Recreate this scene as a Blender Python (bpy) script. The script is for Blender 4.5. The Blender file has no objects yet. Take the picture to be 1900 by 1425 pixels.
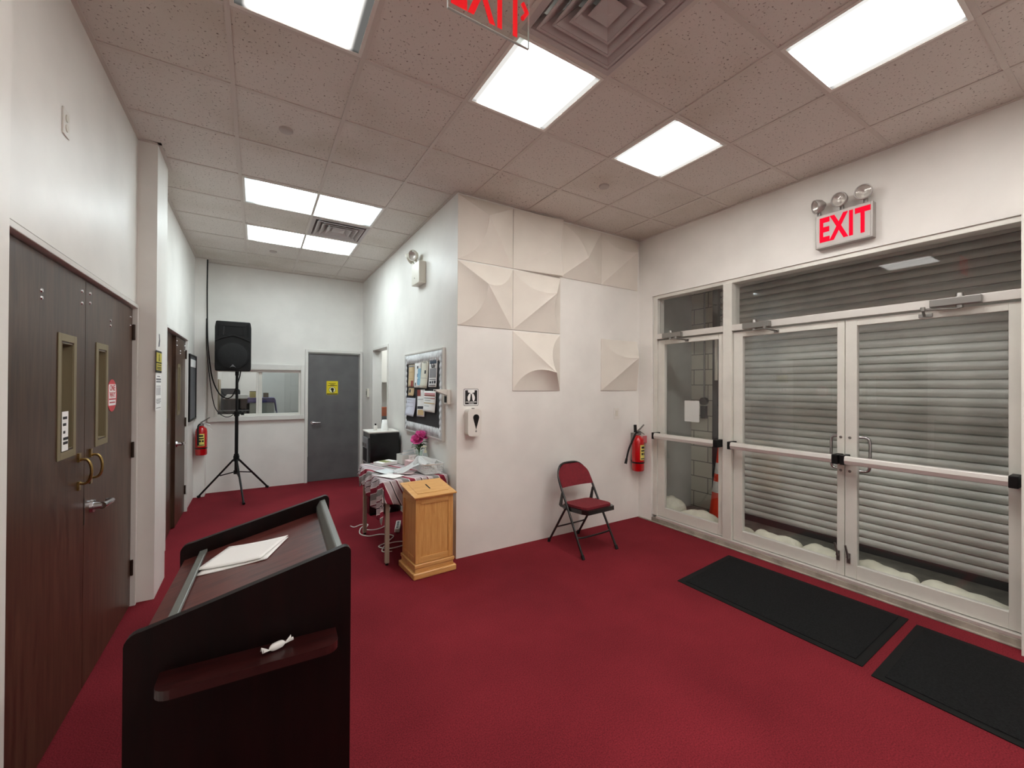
import bpy, bmesh, math, random
from mathutils import Vector, Matrix
from math import sin, cos, pi, radians, sqrt, atan2

random.seed(7)
C = bpy.context.scene.collection
sc = bpy.context.scene

# ------------------------------------------------------------------ camera
F_PX, YAW, PIT, ROL = 766.36, .55370, .0047, .0052
CZ = 1.575                                   # eye height
Fw = Vector((sin(YAW)*cos(PIT), cos(YAW)*cos(PIT), sin(PIT)))
R0 = Vector((cos(YAW), -sin(YAW), 0)); U0 = R0.cross(Fw)
Rt = cos(ROL)*R0+sin(ROL)*U0; Up = -sin(ROL)*R0+cos(ROL)*U0
cd = bpy.data.cameras.new('camera'); cam = bpy.data.objects.new('camera', cd); C.objects.link(cam)
cam.matrix_world = Matrix(((Rt.x, Up.x, -Fw.x, 0), (Rt.y, Up.y, -Fw.y, 0), (Rt.z, Up.z, -Fw.z, CZ), (0, 0, 0, 1)))
cd.sensor_width = 36; cd.sensor_fit = 'HORIZONTAL'; cd.lens = F_PX/1900*36; cd.clip_start = .05; cd.clip_end = 60
sc.camera = cam
# ------------------------------------------------------------------ world, exposure
w = bpy.data.worlds.new('world'); sc.world = w; w.use_nodes = True
w.node_tree.nodes['Background'].inputs[0].default_value = (.5, .55, .6, 1)
w.node_tree.nodes['Background'].inputs[1].default_value = .02
sc.view_settings.view_transform = 'Standard'; sc.view_settings.look = 'None'
sc.view_settings.gamma = 1; sc.view_settings.use_curve_mapping = False
sc.view_settings.exposure = 0.94
MAIN_LIGHT, MAIN_COL = 9.5, (1, .97, .925)
HALL_LIGHT, HALL_COL = 7.2, (.87, .98, 1.0)
ROOM_LIGHT = 11.0

# ------------------------------------------------------------------ materials
def lin(c): return tuple((x/255/12.92 if x/255 <= .04045 else ((x/255+.055)/1.055)**2.4) for x in c)
MATS = {}
def mat(name, rgb, rough=.5, metal=0, var=.0, vscale=8., bump=0., bscale=60., coat=0, spec=.5, stretch=None, dark=None, srgb=True, dscale=None):
    """principled surface; var = brightness mottling, dark = second colour mixed in by noise"""
    m = bpy.data.materials.new(name); MATS[name] = m; m.use_nodes = True
    nt = m.node_tree; b = nt.nodes['Principled BSDF']; N = nt.nodes.new; L = nt.links.new
    col = (*(lin(rgb) if srgb else rgb), 1)
    b.inputs['Base Color'].default_value = col; b.inputs['Roughness'].default_value = rough
    b.inputs['Metallic'].default_value = metal; b.inputs['Specular IOR Level'].default_value = spec
    b.inputs['Coat Weight'].default_value = coat; b.inputs['Coat Roughness'].default_value = .15
    tc = N('ShaderNodeTexCoord'); vec = tc.outputs['Object']
    if stretch:
        mp = N('ShaderNodeMapping'); mp.inputs['Scale'].default_value = stretch; L(vec, mp.inputs[0]); vec = mp.outputs[0]
    if var or dark:
        n = N('ShaderNodeTexNoise'); n.inputs['Scale'].default_value = vscale; n.inputs['Detail'].default_value = 6
        L(vec, n.inputs['Vector'])
        r = N('ShaderNodeValToRGB'); L(n.outputs['Fac'], r.inputs[0])
        c2 = (*lin(dark), 1) if dark else tuple(x*(1-var) for x in col[:3])+(1,)
        c1 = col if dark else tuple(min(1, x*(1+var*.4)) for x in col[:3])+(1,)
        r.color_ramp.elements[0].position = .35; r.color_ramp.elements[0].color = c2
        r.color_ramp.elements[1].position = .62; r.color_ramp.elements[1].color = c1
        L(r.outputs[0], b.inputs['Base Color'])
    if bump:
        n2 = N('ShaderNodeTexNoise'); n2.inputs['Scale'].default_value = bscale; n2.inputs['Detail'].default_value = 4
        L(vec, n2.inputs['Vector'])
        bp = N('ShaderNodeBump'); bp.inputs['Strength'].default_value = bump; bp.inputs['Distance'].default_value = .01
        L(n2.outputs['Fac'], bp.inputs['Height']); L(bp.outputs[0], b.inputs['Normal'])
    return m
def glass_mat(name, tint=(1, 1, 1), ior=1.5, rough=0.0, haze=0.0):
    m = bpy.data.materials.new(name); m.use_nodes = True; nt = m.node_tree; nt.nodes.clear(); N = nt.nodes.new; L = nt.links.new
    o = N('ShaderNodeOutputMaterial'); mx = N('ShaderNodeMixShader'); t = N('ShaderNodeBsdfTransparent'); g = N('ShaderNodeBsdfGlossy')
    f = N('ShaderNodeFresnel'); ge = N('ShaderNodeNewGeometry'); im = N('ShaderNodeMix'); im.data_type = 'FLOAT'
    im.inputs[2].default_value = ior; im.inputs[3].default_value = 1/ior; L(ge.outputs['Backfacing'], im.inputs[0]); L(im.outputs[0], f.inputs['IOR'])
    t.inputs[0].default_value = (*tint, 1); g.inputs['Roughness'].default_value = rough; g.inputs[0].default_value = (1, 1, 1, 1)
    L(f.outputs[0], mx.inputs[0]); L(t.outputs[0], mx.inputs[1]); L(g.outputs[0], mx.inputs[2])
    if haze:
        d = N('ShaderNodeBsdfDiffuse'); d.inputs[0].default_value = (.8, .82, .82, 1); m2 = N('ShaderNodeMixShader'); m2.inputs[0].default_value = haze
        L(mx.outputs[0], m2.inputs[1]); L(d.outputs[0], m2.inputs[2]); L(m2.outputs[0], o.inputs[0])
    else: L(mx.outputs[0], o.inputs[0])
    return m
def emit_mat(name, rgb, strength, edge=0.0, lenax=None):
    m = bpy.data.materials.new(name); m.use_nodes = True; nt = m.node_tree; nt.nodes.clear(); N = nt.nodes.new; L = nt.links.new
    o = N('ShaderNodeOutputMaterial'); e = N('ShaderNodeEmission'); e.inputs[0].default_value = (*rgb, 1); e.inputs[1].default_value = strength
    if edge:
        tc = N('ShaderNodeTexCoord'); sp = N('ShaderNodeSeparateXYZ'); L(tc.outputs['Generated'], sp.inputs[0])
        outs = []
        for ax in (0, 1):
            a = N('ShaderNodeMath'); a.operation = 'SUBTRACT'; a.inputs[1].default_value = .5; L(sp.outputs[ax], a.inputs[0])
            b = N('ShaderNodeMath'); b.operation = 'ABSOLUTE'; L(a.outputs[0], b.inputs[0])
            r = N('ShaderNodeMapRange'); r.interpolation_type = 'SMOOTHSTEP'
            r.inputs[1].default_value = .5 if ax else .455; r.inputs[2].default_value = .46 if ax else .36
            r.inputs[3].default_value = .5 if ax else edge; r.inputs[4].default_value = 1; L(b.outputs[0], r.inputs[0]); outs.append(r)
        mm = N('ShaderNodeMath'); mm.operation = 'MULTIPLY'; L(outs[0].outputs[0], mm.inputs[0]); L(outs[1].outputs[0], mm.inputs[1])
        m3 = N('ShaderNodeMath'); m3.operation = 'MULTIPLY'; m3.inputs[1].default_value = strength; L(mm.outputs[0], m3.inputs[0]); L(m3.outputs[0], e.inputs[1])
    L(e.outputs[0], o.inputs[0]); return m

M_wall = mat('wall paint', (240, 238, 233), .42, var=.05, vscale=2.5, bump=.06, bscale=14, spec=.4)
M_trim = mat('white trim paint', (228, 226, 221), .35, var=.04, vscale=6)
M_white = mat('white plastic', (232, 229, 222), .35)
M_offw = mat('off white enamel', (222, 218, 205), .35)
M_black = mat('black plastic', (9, 9, 10), .5, spec=.3)
M_blackm = mat('black tube metal', (9, 9, 10), .4, spec=.35)
M_rubber = mat('rubber', (12, 12, 12), .8)
M_chrome = mat('brushed chrome', (205, 205, 208), .25, metal=1)
M_steel = mat('dull steel', (150, 148, 145), .4, metal=1)
M_brass = mat('antique brass', (176, 150, 96), .3, metal=1, var=.3, vscale=30)
M_bronze = mat('dark bronze', (58, 45, 38), .45, metal=.6)
M_alu = mat('anodised aluminium', (224, 223, 215), .42, metal=.15, var=.06, vscale=5)
M_alub = mat('bright aluminium bar', (222, 219, 214), .38, metal=.45)
M_glass = glass_mat('clear glass')
M_acry = glass_mat('clear acrylic', (.93, .97, .95), 1.35)
M_vase = glass_mat('vase glass', (.9, .95, .93), 1.45)
M_blackin = mat('deep black', (6, 6, 6), .9)
M_paper = mat('white paper', (250, 250, 248), .7)
M_red = mat('extinguisher red', (190, 14, 20), .25, coat=.5)
M_concrete = mat('concrete', (120, 118, 110), .85, var=.3, vscale=6, bump=.3, bscale=40)
M_curb = mat('worn threshold concrete', (168, 160, 148), .7, var=.3, vscale=9, bump=.2)
M_graydoor = mat('grey metal door paint', (104, 104, 105), .38, var=.14, vscale=4, spec=.5)
M_yellow = mat('sign yellow', (232, 214, 30), .5)
M_ink = mat('black ink', (18, 18, 20), .6)
M_sandbag = mat('sandbag cloth', (244, 244, 226), .8, var=.12, vscale=7, bump=.5, bscale=25)
M_acou = mat('felt wall panel', (232, 226, 216), .75, var=.03, vscale=5, bump=.05, bscale=90)
M_leaf = mat('leaf green', (60, 96, 40), .5, var=.3, vscale=30)
M_rose = mat('rose petal', (236, 96, 172), .6, var=.25, vscale=40)
M_orange = mat('cone orange', (226, 58, 22), .5, var=.1)
M_reflect = mat('cone reflective white', (205, 205, 200), .4)

def wood_mat(name, c1, c2, rough, coat, stretch, scale=3., lo=.35, hi=.65, spec=.5):
    m = mat(name, c1, rough, coat=coat, spec=spec); nt = m.node_tree; N = nt.nodes.new; L = nt.links.new; b = nt.nodes['Principled BSDF']
    tc = N('ShaderNodeTexCoord'); mp = N('ShaderNodeMapping'); mp.inputs['Scale'].default_value = stretch; L(tc.outputs['Object'], mp.inputs[0])
    n = N('ShaderNodeTexNoise'); n.inputs['Scale'].default_value = scale; n.inputs['Detail'].default_value = 8; n.inputs['Roughness'].default_value = .65
    n.inputs['Distortion'].default_value = .6; L(mp.outputs[0], n.inputs[0])
    r = N('ShaderNodeValToRGB'); r.color_ramp.elements[0].position = lo; r.color_ramp.elements[1].position = hi
    r.color_ramp.elements[0].color = (*lin(c2), 1); r.color_ramp.elements[1].color = (*lin(c1), 1)
    L(n.outputs['Fac'], r.inputs[0]); L(r.outputs[0], b.inputs['Base Color']); return m
M_doorw = wood_mat('dark walnut door veneer', (86, 62, 47), (54, 34, 25), .36, .06, (14, 14, 1.2), 2.4, spec=.35)
M_mahog = wood_mat('mahogany laminate', (106, 54, 48), (70, 28, 26), .34, .12, (3, 20, 3), 2.2)  # lit top of the lectern wood, its sheen lifted into the colour
M_mahogd = wood_mat('mahogany laminate shaded', (22, 5, 5), (10, 2, 2), .45, .0, (16, 16, 1.5), 2., spec=.22)  # same mahogany with the shade on the uprights darkened into its colour
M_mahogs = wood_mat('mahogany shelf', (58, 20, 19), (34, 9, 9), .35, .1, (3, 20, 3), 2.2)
M_oak = wood_mat('golden oak', (228, 176, 108), (206, 146, 80), .38, .25, (22, 22, 1.6), 3.)
M_oakh = wood_mat('golden oak rail', (232, 182, 114), (212, 154, 88), .38, .25, (1.6, 22, 22), 3.)

def carpet_mat():
    m = mat('red carpet', (124, 20, 36), .95, spec=.1); nt = m.node_tree; N = nt.nodes.new; L = nt.links.new; b = nt.nodes['Principled BSDF']
    tc = N('ShaderNodeTexCoord'); n = N('ShaderNodeTexNoise'); n.inputs['Scale'].default_value = 160; n.inputs['Detail'].default_value = 3
    n2 = N('ShaderNodeTexNoise'); n2.inputs['Scale'].default_value = 1.3; n2.inputs['Detail'].default_value = 4
    L(tc.outputs['Object'], n.inputs[0]); L(tc.outputs['Object'], n2.inputs[0])
    r = N('ShaderNodeValToRGB'); r.color_ramp.elements[0].position = .3; r.color_ramp.elements[1].position = .7
    r.color_ramp.elements[0].color = (*lin((102, 30, 37)), 1); r.color_ramp.elements[1].color = (*lin((141, 43, 53)), 1)
    r2 = N('ShaderNodeValToRGB'); r2.color_ramp.elements[0].color = (.78, .78, .78, 1); r2.color_ramp.elements[1].color = (1.1, 1.1, 1.1, 1)
    r2.color_ramp.elements[0].position = .3; r2.color_ramp.elements[1].position = .7
    mx = N('ShaderNodeMix'); mx.data_type = 'RGBA'; mx.blend_type = 'MULTIPLY'; mx.inputs[0].default_value = 1
    L(n.outputs['Fac'], r.inputs[0]); L(n2.outputs['Fac'], r2.inputs[0]); L(r.outputs[0], mx.inputs[6]); L(r2.outputs[0], mx.inputs[7]); L(mx.outputs[2], b.inputs['Base Color'])
    bp = N('ShaderNodeBump'); bp.inputs['Strength'].default_value = .5; bp.inputs['Distance'].default_value = .006; L(n.outputs['Fac'], bp.inputs['Height']); L(bp.outputs[0], b.inputs['Normal'])
    return m
M_carpet = carpet_mat()
def tile_mat():
    m = mat('fissured ceiling tile', (178, 168, 160), .9, spec=.2); nt = m.node_tree; N = nt.nodes.new; L = nt.links.new; b = nt.nodes['Principled BSDF']
    tc = N('ShaderNodeTexCoord')
    v = N('ShaderNodeTexNoise'); v.inputs['Scale'].default_value = 75; v.inputs['Detail'].default_value = 2; L(tc.outputs['Object'], v.inputs[0])
    r = N('ShaderNodeValToRGB'); r.color_ramp.elements[0].position = .30; r.color_ramp.elements[1].position = .37
    r.color_ramp.elements[0].color = (*lin((140, 128, 120)), 1); r.color_ramp.elements[1].color = (*lin((224, 218, 211)), 1)
    n2 = N('ShaderNodeTexNoise'); n2.inputs['Scale'].default_value = 1.1; n2.inputs['Detail'].default_value = 5; L(tc.outputs['Object'], n2.inputs[0])
    r2 = N('ShaderNodeValToRGB'); r2.color_ramp.elements[0].color = (.86, .84, .80, 1); r2.color_ramp.elements[1].color = (1, 1, 1, 1)
    r2.color_ramp.elements[0].position = .32; r2.color_ramp.elements[1].position = .5
    mx = N('ShaderNodeMix'); mx.data_type = 'RGBA'; mx.blend_type = 'MULTIPLY'; mx.inputs[0].default_value = 1
    L(v.outputs['Fac'], r.inputs[0]); L(n2.outputs['Fac'], r2.inputs[0]); L(r.outputs[0], mx.inputs[6]); L(r2.outputs[0], mx.inputs[7]); L(mx.outputs[2], b.inputs['Base Color'])
    bp = N('ShaderNodeBump'); bp.inputs['Strength'].default_value = .6; bp.inputs['Distance'].default_value = .004; L(r.outputs[0], bp.inputs['Height']); L(bp.outputs[0], b.inputs['Normal'])
    return m
M_tile = tile_mat()
M_tbar = mat('ceiling grid bar', (212, 204, 196), .5)
def block_mat():
    m = mat('painted block', (150, 150, 138), .85); nt = m.node_tree; N = nt.nodes.new; L = nt.links.new; b = nt.nodes['Principled BSDF']
    tc = N('ShaderNodeTexCoord'); sp = N('ShaderNodeSeparateXYZ'); cb = N('ShaderNodeCombineXYZ'); L(tc.outputs['Object'], sp.inputs[0])
    L(sp.outputs[1], cb.inputs[0]); L(sp.outputs[2], cb.inputs[1])
    br = N('ShaderNodeTexBrick'); br.inputs['Scale'].default_value = 1; br.inputs['Brick Width'].default_value = .4; br.inputs['Row Height'].default_value = .2
    br.inputs['Mortar Size'].default_value = .006; br.inputs['Color1'].default_value = (*lin((196, 196, 180)), 1); br.inputs['Color2'].default_value = (*lin((184, 184, 170)), 1); br.inputs['Mortar'].default_value = (*lin((112, 110, 102)), 1)
    L(cb.outputs[0], br.inputs[0]); L(br.outputs[0], b.inputs['Base Color']); return m
M_block = block_mat()
M_shutter = mat('grey steel shutter', (224, 229, 222), .42, metal=.05, var=.12, vscale=3)

# ------------------------------------------------------------------ mesh building
class MB:
    def __init__(s): s.v = []; s.f = []; s.s = []; s.m = []; s.uv = None; s.cur = 0
    def add(s, vs, fs, smooth=False, M=None):
        o = len(s.v)
        for p in vs: s.v.append(tuple(M @ Vector(p)) if M else tuple(p))
        for f in fs: s.f.append(tuple(o+i for i in f)); s.s.append(smooth); s.m.append(s.cur)
        return s
    def box(s, x0, x1, y0, y1, z0, z1, M=None):
        vs = [(x, y, z) for x in (x0, x1) for y in (y0, y1) for z in (z0, z1)]
        return s.add(vs, [(0, 1, 3, 2), (4, 6, 7, 5), (0, 4, 5, 1), (2, 3, 7, 6), (0, 2, 6, 4), (1, 5, 7, 3)], False, M)
    def quad(s, a, b, c, d): return s.add([a, b, c, d], [(0, 1, 2, 3)])
    def cyl(s, p0, p1, r0, r1=None, n=20, M=None, caps=True):
        p0, p1 = Vector(p0), Vector(p1); r1 = r0 if r1 is None else r1
        d = (p1-p0).normalized(); a = d.orthogonal().normalized(); b = d.cross(a)
        vs = [p0+r0*(cos(2*pi*i/n)*a+sin(2*pi*i/n)*b) for i in range(n)]+[p1+r1*(cos(2*pi*i/n)*a+sin(2*pi*i/n)*b) for i in range(n)]
        s.add(vs, [(i, (i+1) % n, n+(i+1) % n, n+i) for i in range(n)], True, M)
        if caps:
            s.add(vs[:n], [tuple(range(n-1, -1, -1))], False, M); s.add(vs[n:], [tuple(range(n))], False, M)
        return s
    def tube(s, pts, r, n=8, closed=False, M=None, flat=1.0):
        P = [Vector(p) for p in pts]; k = len(P); vs = []; rr = r if isinstance(r, (list, tuple)) else [r]*k
        prev = None
        for i in range(k):
            if closed: t = (P[(i+1) % k]-P[i-1]).normalized()
            else: t = (P[min(i+1, k-1)]-P[max(i-1, 0)]).normalized()
            a = (prev-t*prev.dot(t)).normalized() if prev is not None and (prev-t*prev.dot(t)).length > 1e-6 else t.orthogonal().normalized()
            prev = a; b = t.cross(a)
            vs += [P[i]+rr[i]*(cos(2*pi*j/n)*a+flat*sin(2*pi*j/n)*b) for j in range(n)]
        fs = []
        for i in range(k if closed else k-1):
            for j in range(n): fs.append((i*n+j, i*n+(j+1) % n, ((i+1) % k)*n+(j+1) % n, ((i+1) % k)*n+j))
        s.add(vs, fs, True, M)
        if not closed:
            s.add(vs[:n], [tuple(range(n-1, -1, -1))], False, M); s.add(vs[-n:], [tuple(range(n))], False, M)
        return s
    def lathe(s, prof, c=(0, 0, 0), n=24, M=None, caps=True):
        vs = [(c[0]+r*cos(2*pi*j/n), c[1]+r*sin(2*pi*j/n), c[2]+z) for r, z in prof for j in range(n)]
        fs = [(i*n+j, i*n+(j+1) % n, (i+1)*n+(j+1) % n, (i+1)*n+j) for i in range(len(prof)-1) for j in range(n)]
        s.add(vs, fs, True, M)
        if caps:
            if prof[0][0] > 1e-5: s.add(vs[:n], [tuple(range(n-1, -1, -1))], False, M)
            if prof[-1][0] > 1e-5: s.add(vs[-n:], [tuple(range(n))], False, M)
        return s
    def prism(s, poly, h0, h1, plane='xz', M=None, smooth=False):
        k = len(poly)
        mk = {'xz': lambda a, b, h: (a, h, b), 'xy': lambda a, b, h: (a, b, h), 'yz': lambda a, b, h: (h, a, b)}[plane]
        vs = [mk(a, b, h0) for a, b in poly]+[mk(a, b, h1) for a, b in poly]
        s.add(vs, [tuple(range(k)), tuple(range(2*k-1, k-1, -1))], False, M)
        return s.add(vs, [(i, (i+1) % k, k+(i+1) % k, k+i) for i in range(k)], smooth, M)
    def grid(s, fn, nu, nv, smooth=True, M=None):
        vs = [fn(i/nu, j/nv) for i in range(nu+1) for j in range(nv+1)]; q = nv+1
        return s.add(vs, [(i*q+j, (i+1)*q+j, (i+1)*q+j+1, i*q+j+1) for i in range(nu) for j in range(nv)], smooth, M)
    def build(s, name, mats, parent=None, bevel=0, label=None, seg=2, weld=False, solid=0, kind=None):
        me = bpy.data.meshes.new(name); me.from_pydata(s.v, [], s.f)
        mats = mats if isinstance(mats, (list, tuple)) else [mats]
        for m in mats: me.materials.append(m)
        for p, sm, mi in zip(me.polygons, s.s, s.m): p.use_smooth = sm; p.material_index = mi
        if s.uv:
            ul = me.uv_layers.new(name='UVMap')
            for lp in me.loops: ul.data[lp.index].uv = s.uv[lp.vertex_index]
        bm = bmesh.new(); bm.from_mesh(me)
        if weld: bmesh.ops.remove_doubles(bm, verts=bm.verts, dist=1e-5)
        bmesh.ops.recalc_face_normals(bm, faces=bm.faces) if not s.uv else None
        bm.to_mesh(me); bm.free(); me.update()
        o = bpy.data.objects.new(name, me); C.objects.link(o)
        if parent: o.parent = parent
        if bevel:
            b = o.modifiers.new('bevel', 'BEVEL'); b.width = bevel; b.segments = seg; b.limit_method = 'ANGLE'; b.angle_limit = radians(40)
        if solid:
            b = o.modifiers.new('solid', 'SOLIDIFY'); b.thickness = solid
        if label: o['label'] = label
        if kind: o['kind'] = kind
        return o
def tag(o, label, cat, group=None, kind=None):
    o['label'] = label; o['category'] = cat
    if group: o['group'] = group
    if kind: o['kind'] = kind
    return o
def thing(name, label, cat, loc=(0, 0, 0), rz=0, group=None, kind=None):
    o = bpy.data.objects.new(name, None); C.objects.link(o); o.location = loc; o.rotation_euler = (0, 0, rz); o.empty_display_size = .1
    return tag(o, label, cat, group, kind)
def struct(name, mb, m, label, cat, **k): return tag(mb.build(name, m, **k), label, cat, kind='structure')
def text(name, s, size, m, parent, loc, rot=(pi/2, 0, 0), ext=.001, bold=0., sx=1., label=None, align='CENTER', sp=1.):
    cu = bpy.data.curves.new(name, 'FONT'); cu.body = s; cu.size = size; cu.extrude = ext; cu.offset = bold; cu.align_x = align; cu.align_y = 'CENTER'; cu.resolution_u = 3; cu.space_character = sp
    t = bpy.data.objects.new(name, cu); C.objects.link(t)
    me = bpy.data.meshes.new_from_object(t); C.objects.unlink(t); bpy.data.objects.remove(t)
    me.name = name; me.materials.clear(); me.materials.append(m)
    o = bpy.data.objects.new(name, me); C.objects.link(o); o.parent = parent; o.location = loc; o.rotation_euler = rot; o.scale = (sx, 1, 1)
    if label: o['label'] = label
    return o
def copy_tree(o, parent=None):
    c = o.copy(); C.objects.link(c); c.parent = parent
    for ch in list(o.children): copy_tree(ch, c)
    return c
def rrect(x0, x1, z0, z1, r, n=5):
    P = []
    for cx, cz, a0 in ((x1-r, z0+r, -pi/2), (x1-r, z1-r, 0), (x0+r, z1-r, pi/2), (x0+r, z0+r, pi)):
        for i in range(n+1):
            a = a0+pi/2*i/n; P.append((cx+r*cos(a), cz+r*sin(a)))
    return P
def circ(cx, cz, r, n=24, ry=None): return [(cx+r*cos(2*pi*i/n), cz+(ry or r)*sin(2*pi*i/n)) for i in range(n)]
def smooth_path(pts, k=6):
    P = [Vector(p) for p in pts]; out = []
    for i in range(len(P)-1):
        a, b, c, d = P[max(i-1, 0)], P[i], P[i+1], P[min(i+2, len(P)-1)]
        for j in range(k):
            t = j/k; out.append(.5*((2*b)+(c-a)*t+(2*a-5*b+4*c-d)*t*t+(3*b-a-3*c+d)*t**3))
    out.append(P[-1]); return out

# ------------------------------------------------------------------ room plan
XL, XR, XC, YP, YB, ZC = -.74, 3.95, 1.55, 3.46, 7.40, 3.341
YF = -2.3
T = .6096; OX, OY = -.1309, 2.9408
def wall_pieces(mb, axis, c0, c1, a0, a1, z0, z1, holes):
    """slab along an axis with rectangular holes (a0,a1,z0,z1)"""
    def b(p0, p1, q0, q1):
        if p1-p0 > 1e-4 and q1-q0 > 1e-4:
            mb.box(c0, c1, p0, p1, q0, q1) if axis == 'y' else mb.box(p0, p1, c0, c1, q0, q1)
    cur = a0
    for h in sorted(holes):
        b(cur, h[0], z0, z1); b(h[0], h[1], z0, h[2]); b(h[0], h[1], h[3], z1); cur = h[1]
    b(cur, a1, z0, z1); return mb
ZT = ZC+.25
# floor
f = MB(); f.box(XL-.06, 3.94, YF, YP, -.03, 0); f.box(XL-.06, XC+.12, YP, YB+.05, -.03, 0)
struct('floor', f, M_carpet, 'deep red carpet covering the lobby and the corridor', 'floor')
f = MB(); f.box(3.94, 5.6, -.6, 3.7, -.06, -.012)
struct('floor_outside', f, M_concrete, 'dark concrete floor between the glass doors and the roller shutter', 'floor')
f = MB(); f.box(-2.6, XL, 1.5, 7.0, -.05, -.002); f.box(XC+.12, 3.95, YP+.12, 7.5, -.05, -.002); f.box(-1.6, 1.9, YB+.05, 10.2, -.05, -.002)
struct('floor_side', f, M_concrete, 'floor of the side rooms beyond the doorways', 'floor')
# walls
mb = wall_pieces(MB(), 'y', XL-.14, XL, YF-.14, YB+.12, 0, ZT, [(2.03, 3.955, 0, 2.155), (5.01, 6.51, 0, 2.15)])
mb.box(XL, -.63, 1.25, 1.835, 0, ZC-.001); mb.box(XL, -.63, 3.957, 4.36, 0, ZC-.001); mb.box(XL, -.615, 7.2, YB, 0, ZC-.001)
struct('wall_left', mb, M_wall, 'white left wall with three shallow pilasters and two double doors', 'wall')
mb = wall_pieces(MB(), 'x', YB, YB+.12, XL, XC, 0, ZT, [(-.53, .61, 1.085, 1.815), (.70, 1.51, 0, 2.11)])
struct('wall_back', mb, M_wall, 'white end wall of the corridor around the office window and grey door', 'wall')
mb = wall_pieces(MB(), 'y', XC, XC+.12, YP+.12, YB+.12, 0, ZT, [(5.78, 6.63, 0, 2.12)])
struct('wall_corridor', mb, M_wall, 'cool white right side wall of the corridor behind the bulletin board', 'wall')
mb = MB(); mb.box(XC, XR, YP, YP+.12, 0, ZT)
struct('wall_middle', mb, M_wall, 'white wall behind the folding chair and the sculpted panels', 'wall')
mb = wall_pieces(MB(), 'y', XR, XR+.18, YF-.14, 7.5, 0, ZT, [(.42, 3.265, 0, 2.635)])
mb.box(XR-.1, XR, -.1, .494, 0, 2.66)
struct('wall_right', mb, M_wall, 'white wall above and beside the aluminium glass doors', 'wall')
mb = MB(); mb.box(XL, XR, YF-.14, YF, 0, ZT)
struct('wall_front', mb, M_wall, 'white wall behind the viewer', 'wall')
# side rooms
mb = MB(); mb.box(-2.6, -2.5, 1.5, 7, 0, 2.6); mb.box(-2.5, XL-.14, 1.4, 1.5, 0, 2.6); mb.box(-2.5, XL-.14, 6.9, 7, 0, 2.6); mb.box(-2.6, XL-.14, 1.4, 7, 2.6, 2.7)
struct('wall_hall', mb, M_wall, 'unlit hall seen through the slim door panes', 'wall')
mb = MB(); mb.box(-1.6, -1.5, YB+.12, 10.1, 0, 2.9); mb.box(1.8, 1.9, YB+.12, 10.1, 0, 2.9); mb.box(-1.6, 1.9, 10.1, 10.2, 0, 2.9); mb.box(-1.6, 1.9, YB+.12, 10.2, 2.9, 3.0)
struct('wall_office', mb, M_wall, 'pale walls of the office behind the sliding window', 'wall')
mb = MB(); mb.box(XC+.12, XR, 7.5, 7.6, 0, 2.8); mb.box(XC+.12, XR, YP+.12, 7.6, 2.8, 2.9)
struct('wall_side_room', mb, M_wall, 'pale walls of the side room beyond the open doorway', 'wall')
mb = MB(); mb.box(XR+.18, 4.95, 3.44, 3.6, -.06, 3.3); mb.box(XR+.18, 5.3, -.5, -.4, -.06, 3.3)
struct('wall_outside', mb, mat('grey render', (176, 180, 174), .8, var=.1, vscale=3), 'grey side wall between the glass doors and the shutter', 'wall')
mb = MB(); mb.box(4.95, 5.3, 3.14, 3.6, -.06, 3.3)
struct('wall_block_pier', mb, M_block, 'painted concrete block pier beside the roller shutter', 'wall')
mb = MB(); mb.box(XR+.18, 5.35, -.5, 3.6, 3.3, 3.4)
struct('ceiling_outside', mb, mat('dark soffit', (70, 68, 66), .9), 'dark soffit above the shutter', 'ceiling')
# plinth / threshold
mb = MB(); mb.box(3.945, 4.2, .42, 3.262, -.012, .05); mb.box(3.925, 3.945, .5, 3.44, 0, .012)
struct('trim_threshold', mb, M_curb, 'worn pale threshold under the glass doors', 'threshold', bevel=.004)

# ceiling: tiles per cell, skipping the fixtures
LIGHTS = [(0, -2, 1, 1, 'main', 'square ceiling light at the top left, nearest the left wall'),
          (2, -2, 1, 1, 'main', 'square ceiling light beside the large vent and behind the hanging exit sign'),
          (4, -2, 1, 1, 'main', 'square ceiling light nearest the wall of sculpted panels'),
          (4, -4, 1, 1, 'main', 'square ceiling light at the top right above the exit wall'),
          (2, -6, 1, 1, 'main', 'square ceiling light added unseen behind the viewer in the middle'),  # added out of view to brighten the exit wall and shutter
          (4, -7, 1, 1, 'main', 'square ceiling light added unseen behind the viewer on the right'),  # second unseen light added for the exit wall
          (0, 2, 2, 1, 'hall', 'long corridor ceiling light, the nearer of the two'),
          (0, 4, 2, 1, 'hall', 'long corridor ceiling light, the farther of the two')]
VENTS = [(2, -3, 'large grey square ceiling vent beside the hanging exit sign', 'main'), (1, 3, 'small square ceiling vent between the two long corridor lights', 'hall')]
used = set()
for i, j, a, b, *_ in LIGHTS:
    for p in range(a): used.add((i+p, j))
for i, j, *_ in VENTS: used.add((i, j))
ct = MB(); cg = MB()
def clip(x0, x1, y0, y1):
    x0 = max(x0, XL); x1 = min(x1, XR); y0 = max(y0, YF); y1 = min(y1, YB)
    return (x0, x1, y0, y1) if x1-x0 > .002 and y1-y0 > .002 else None
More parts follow.
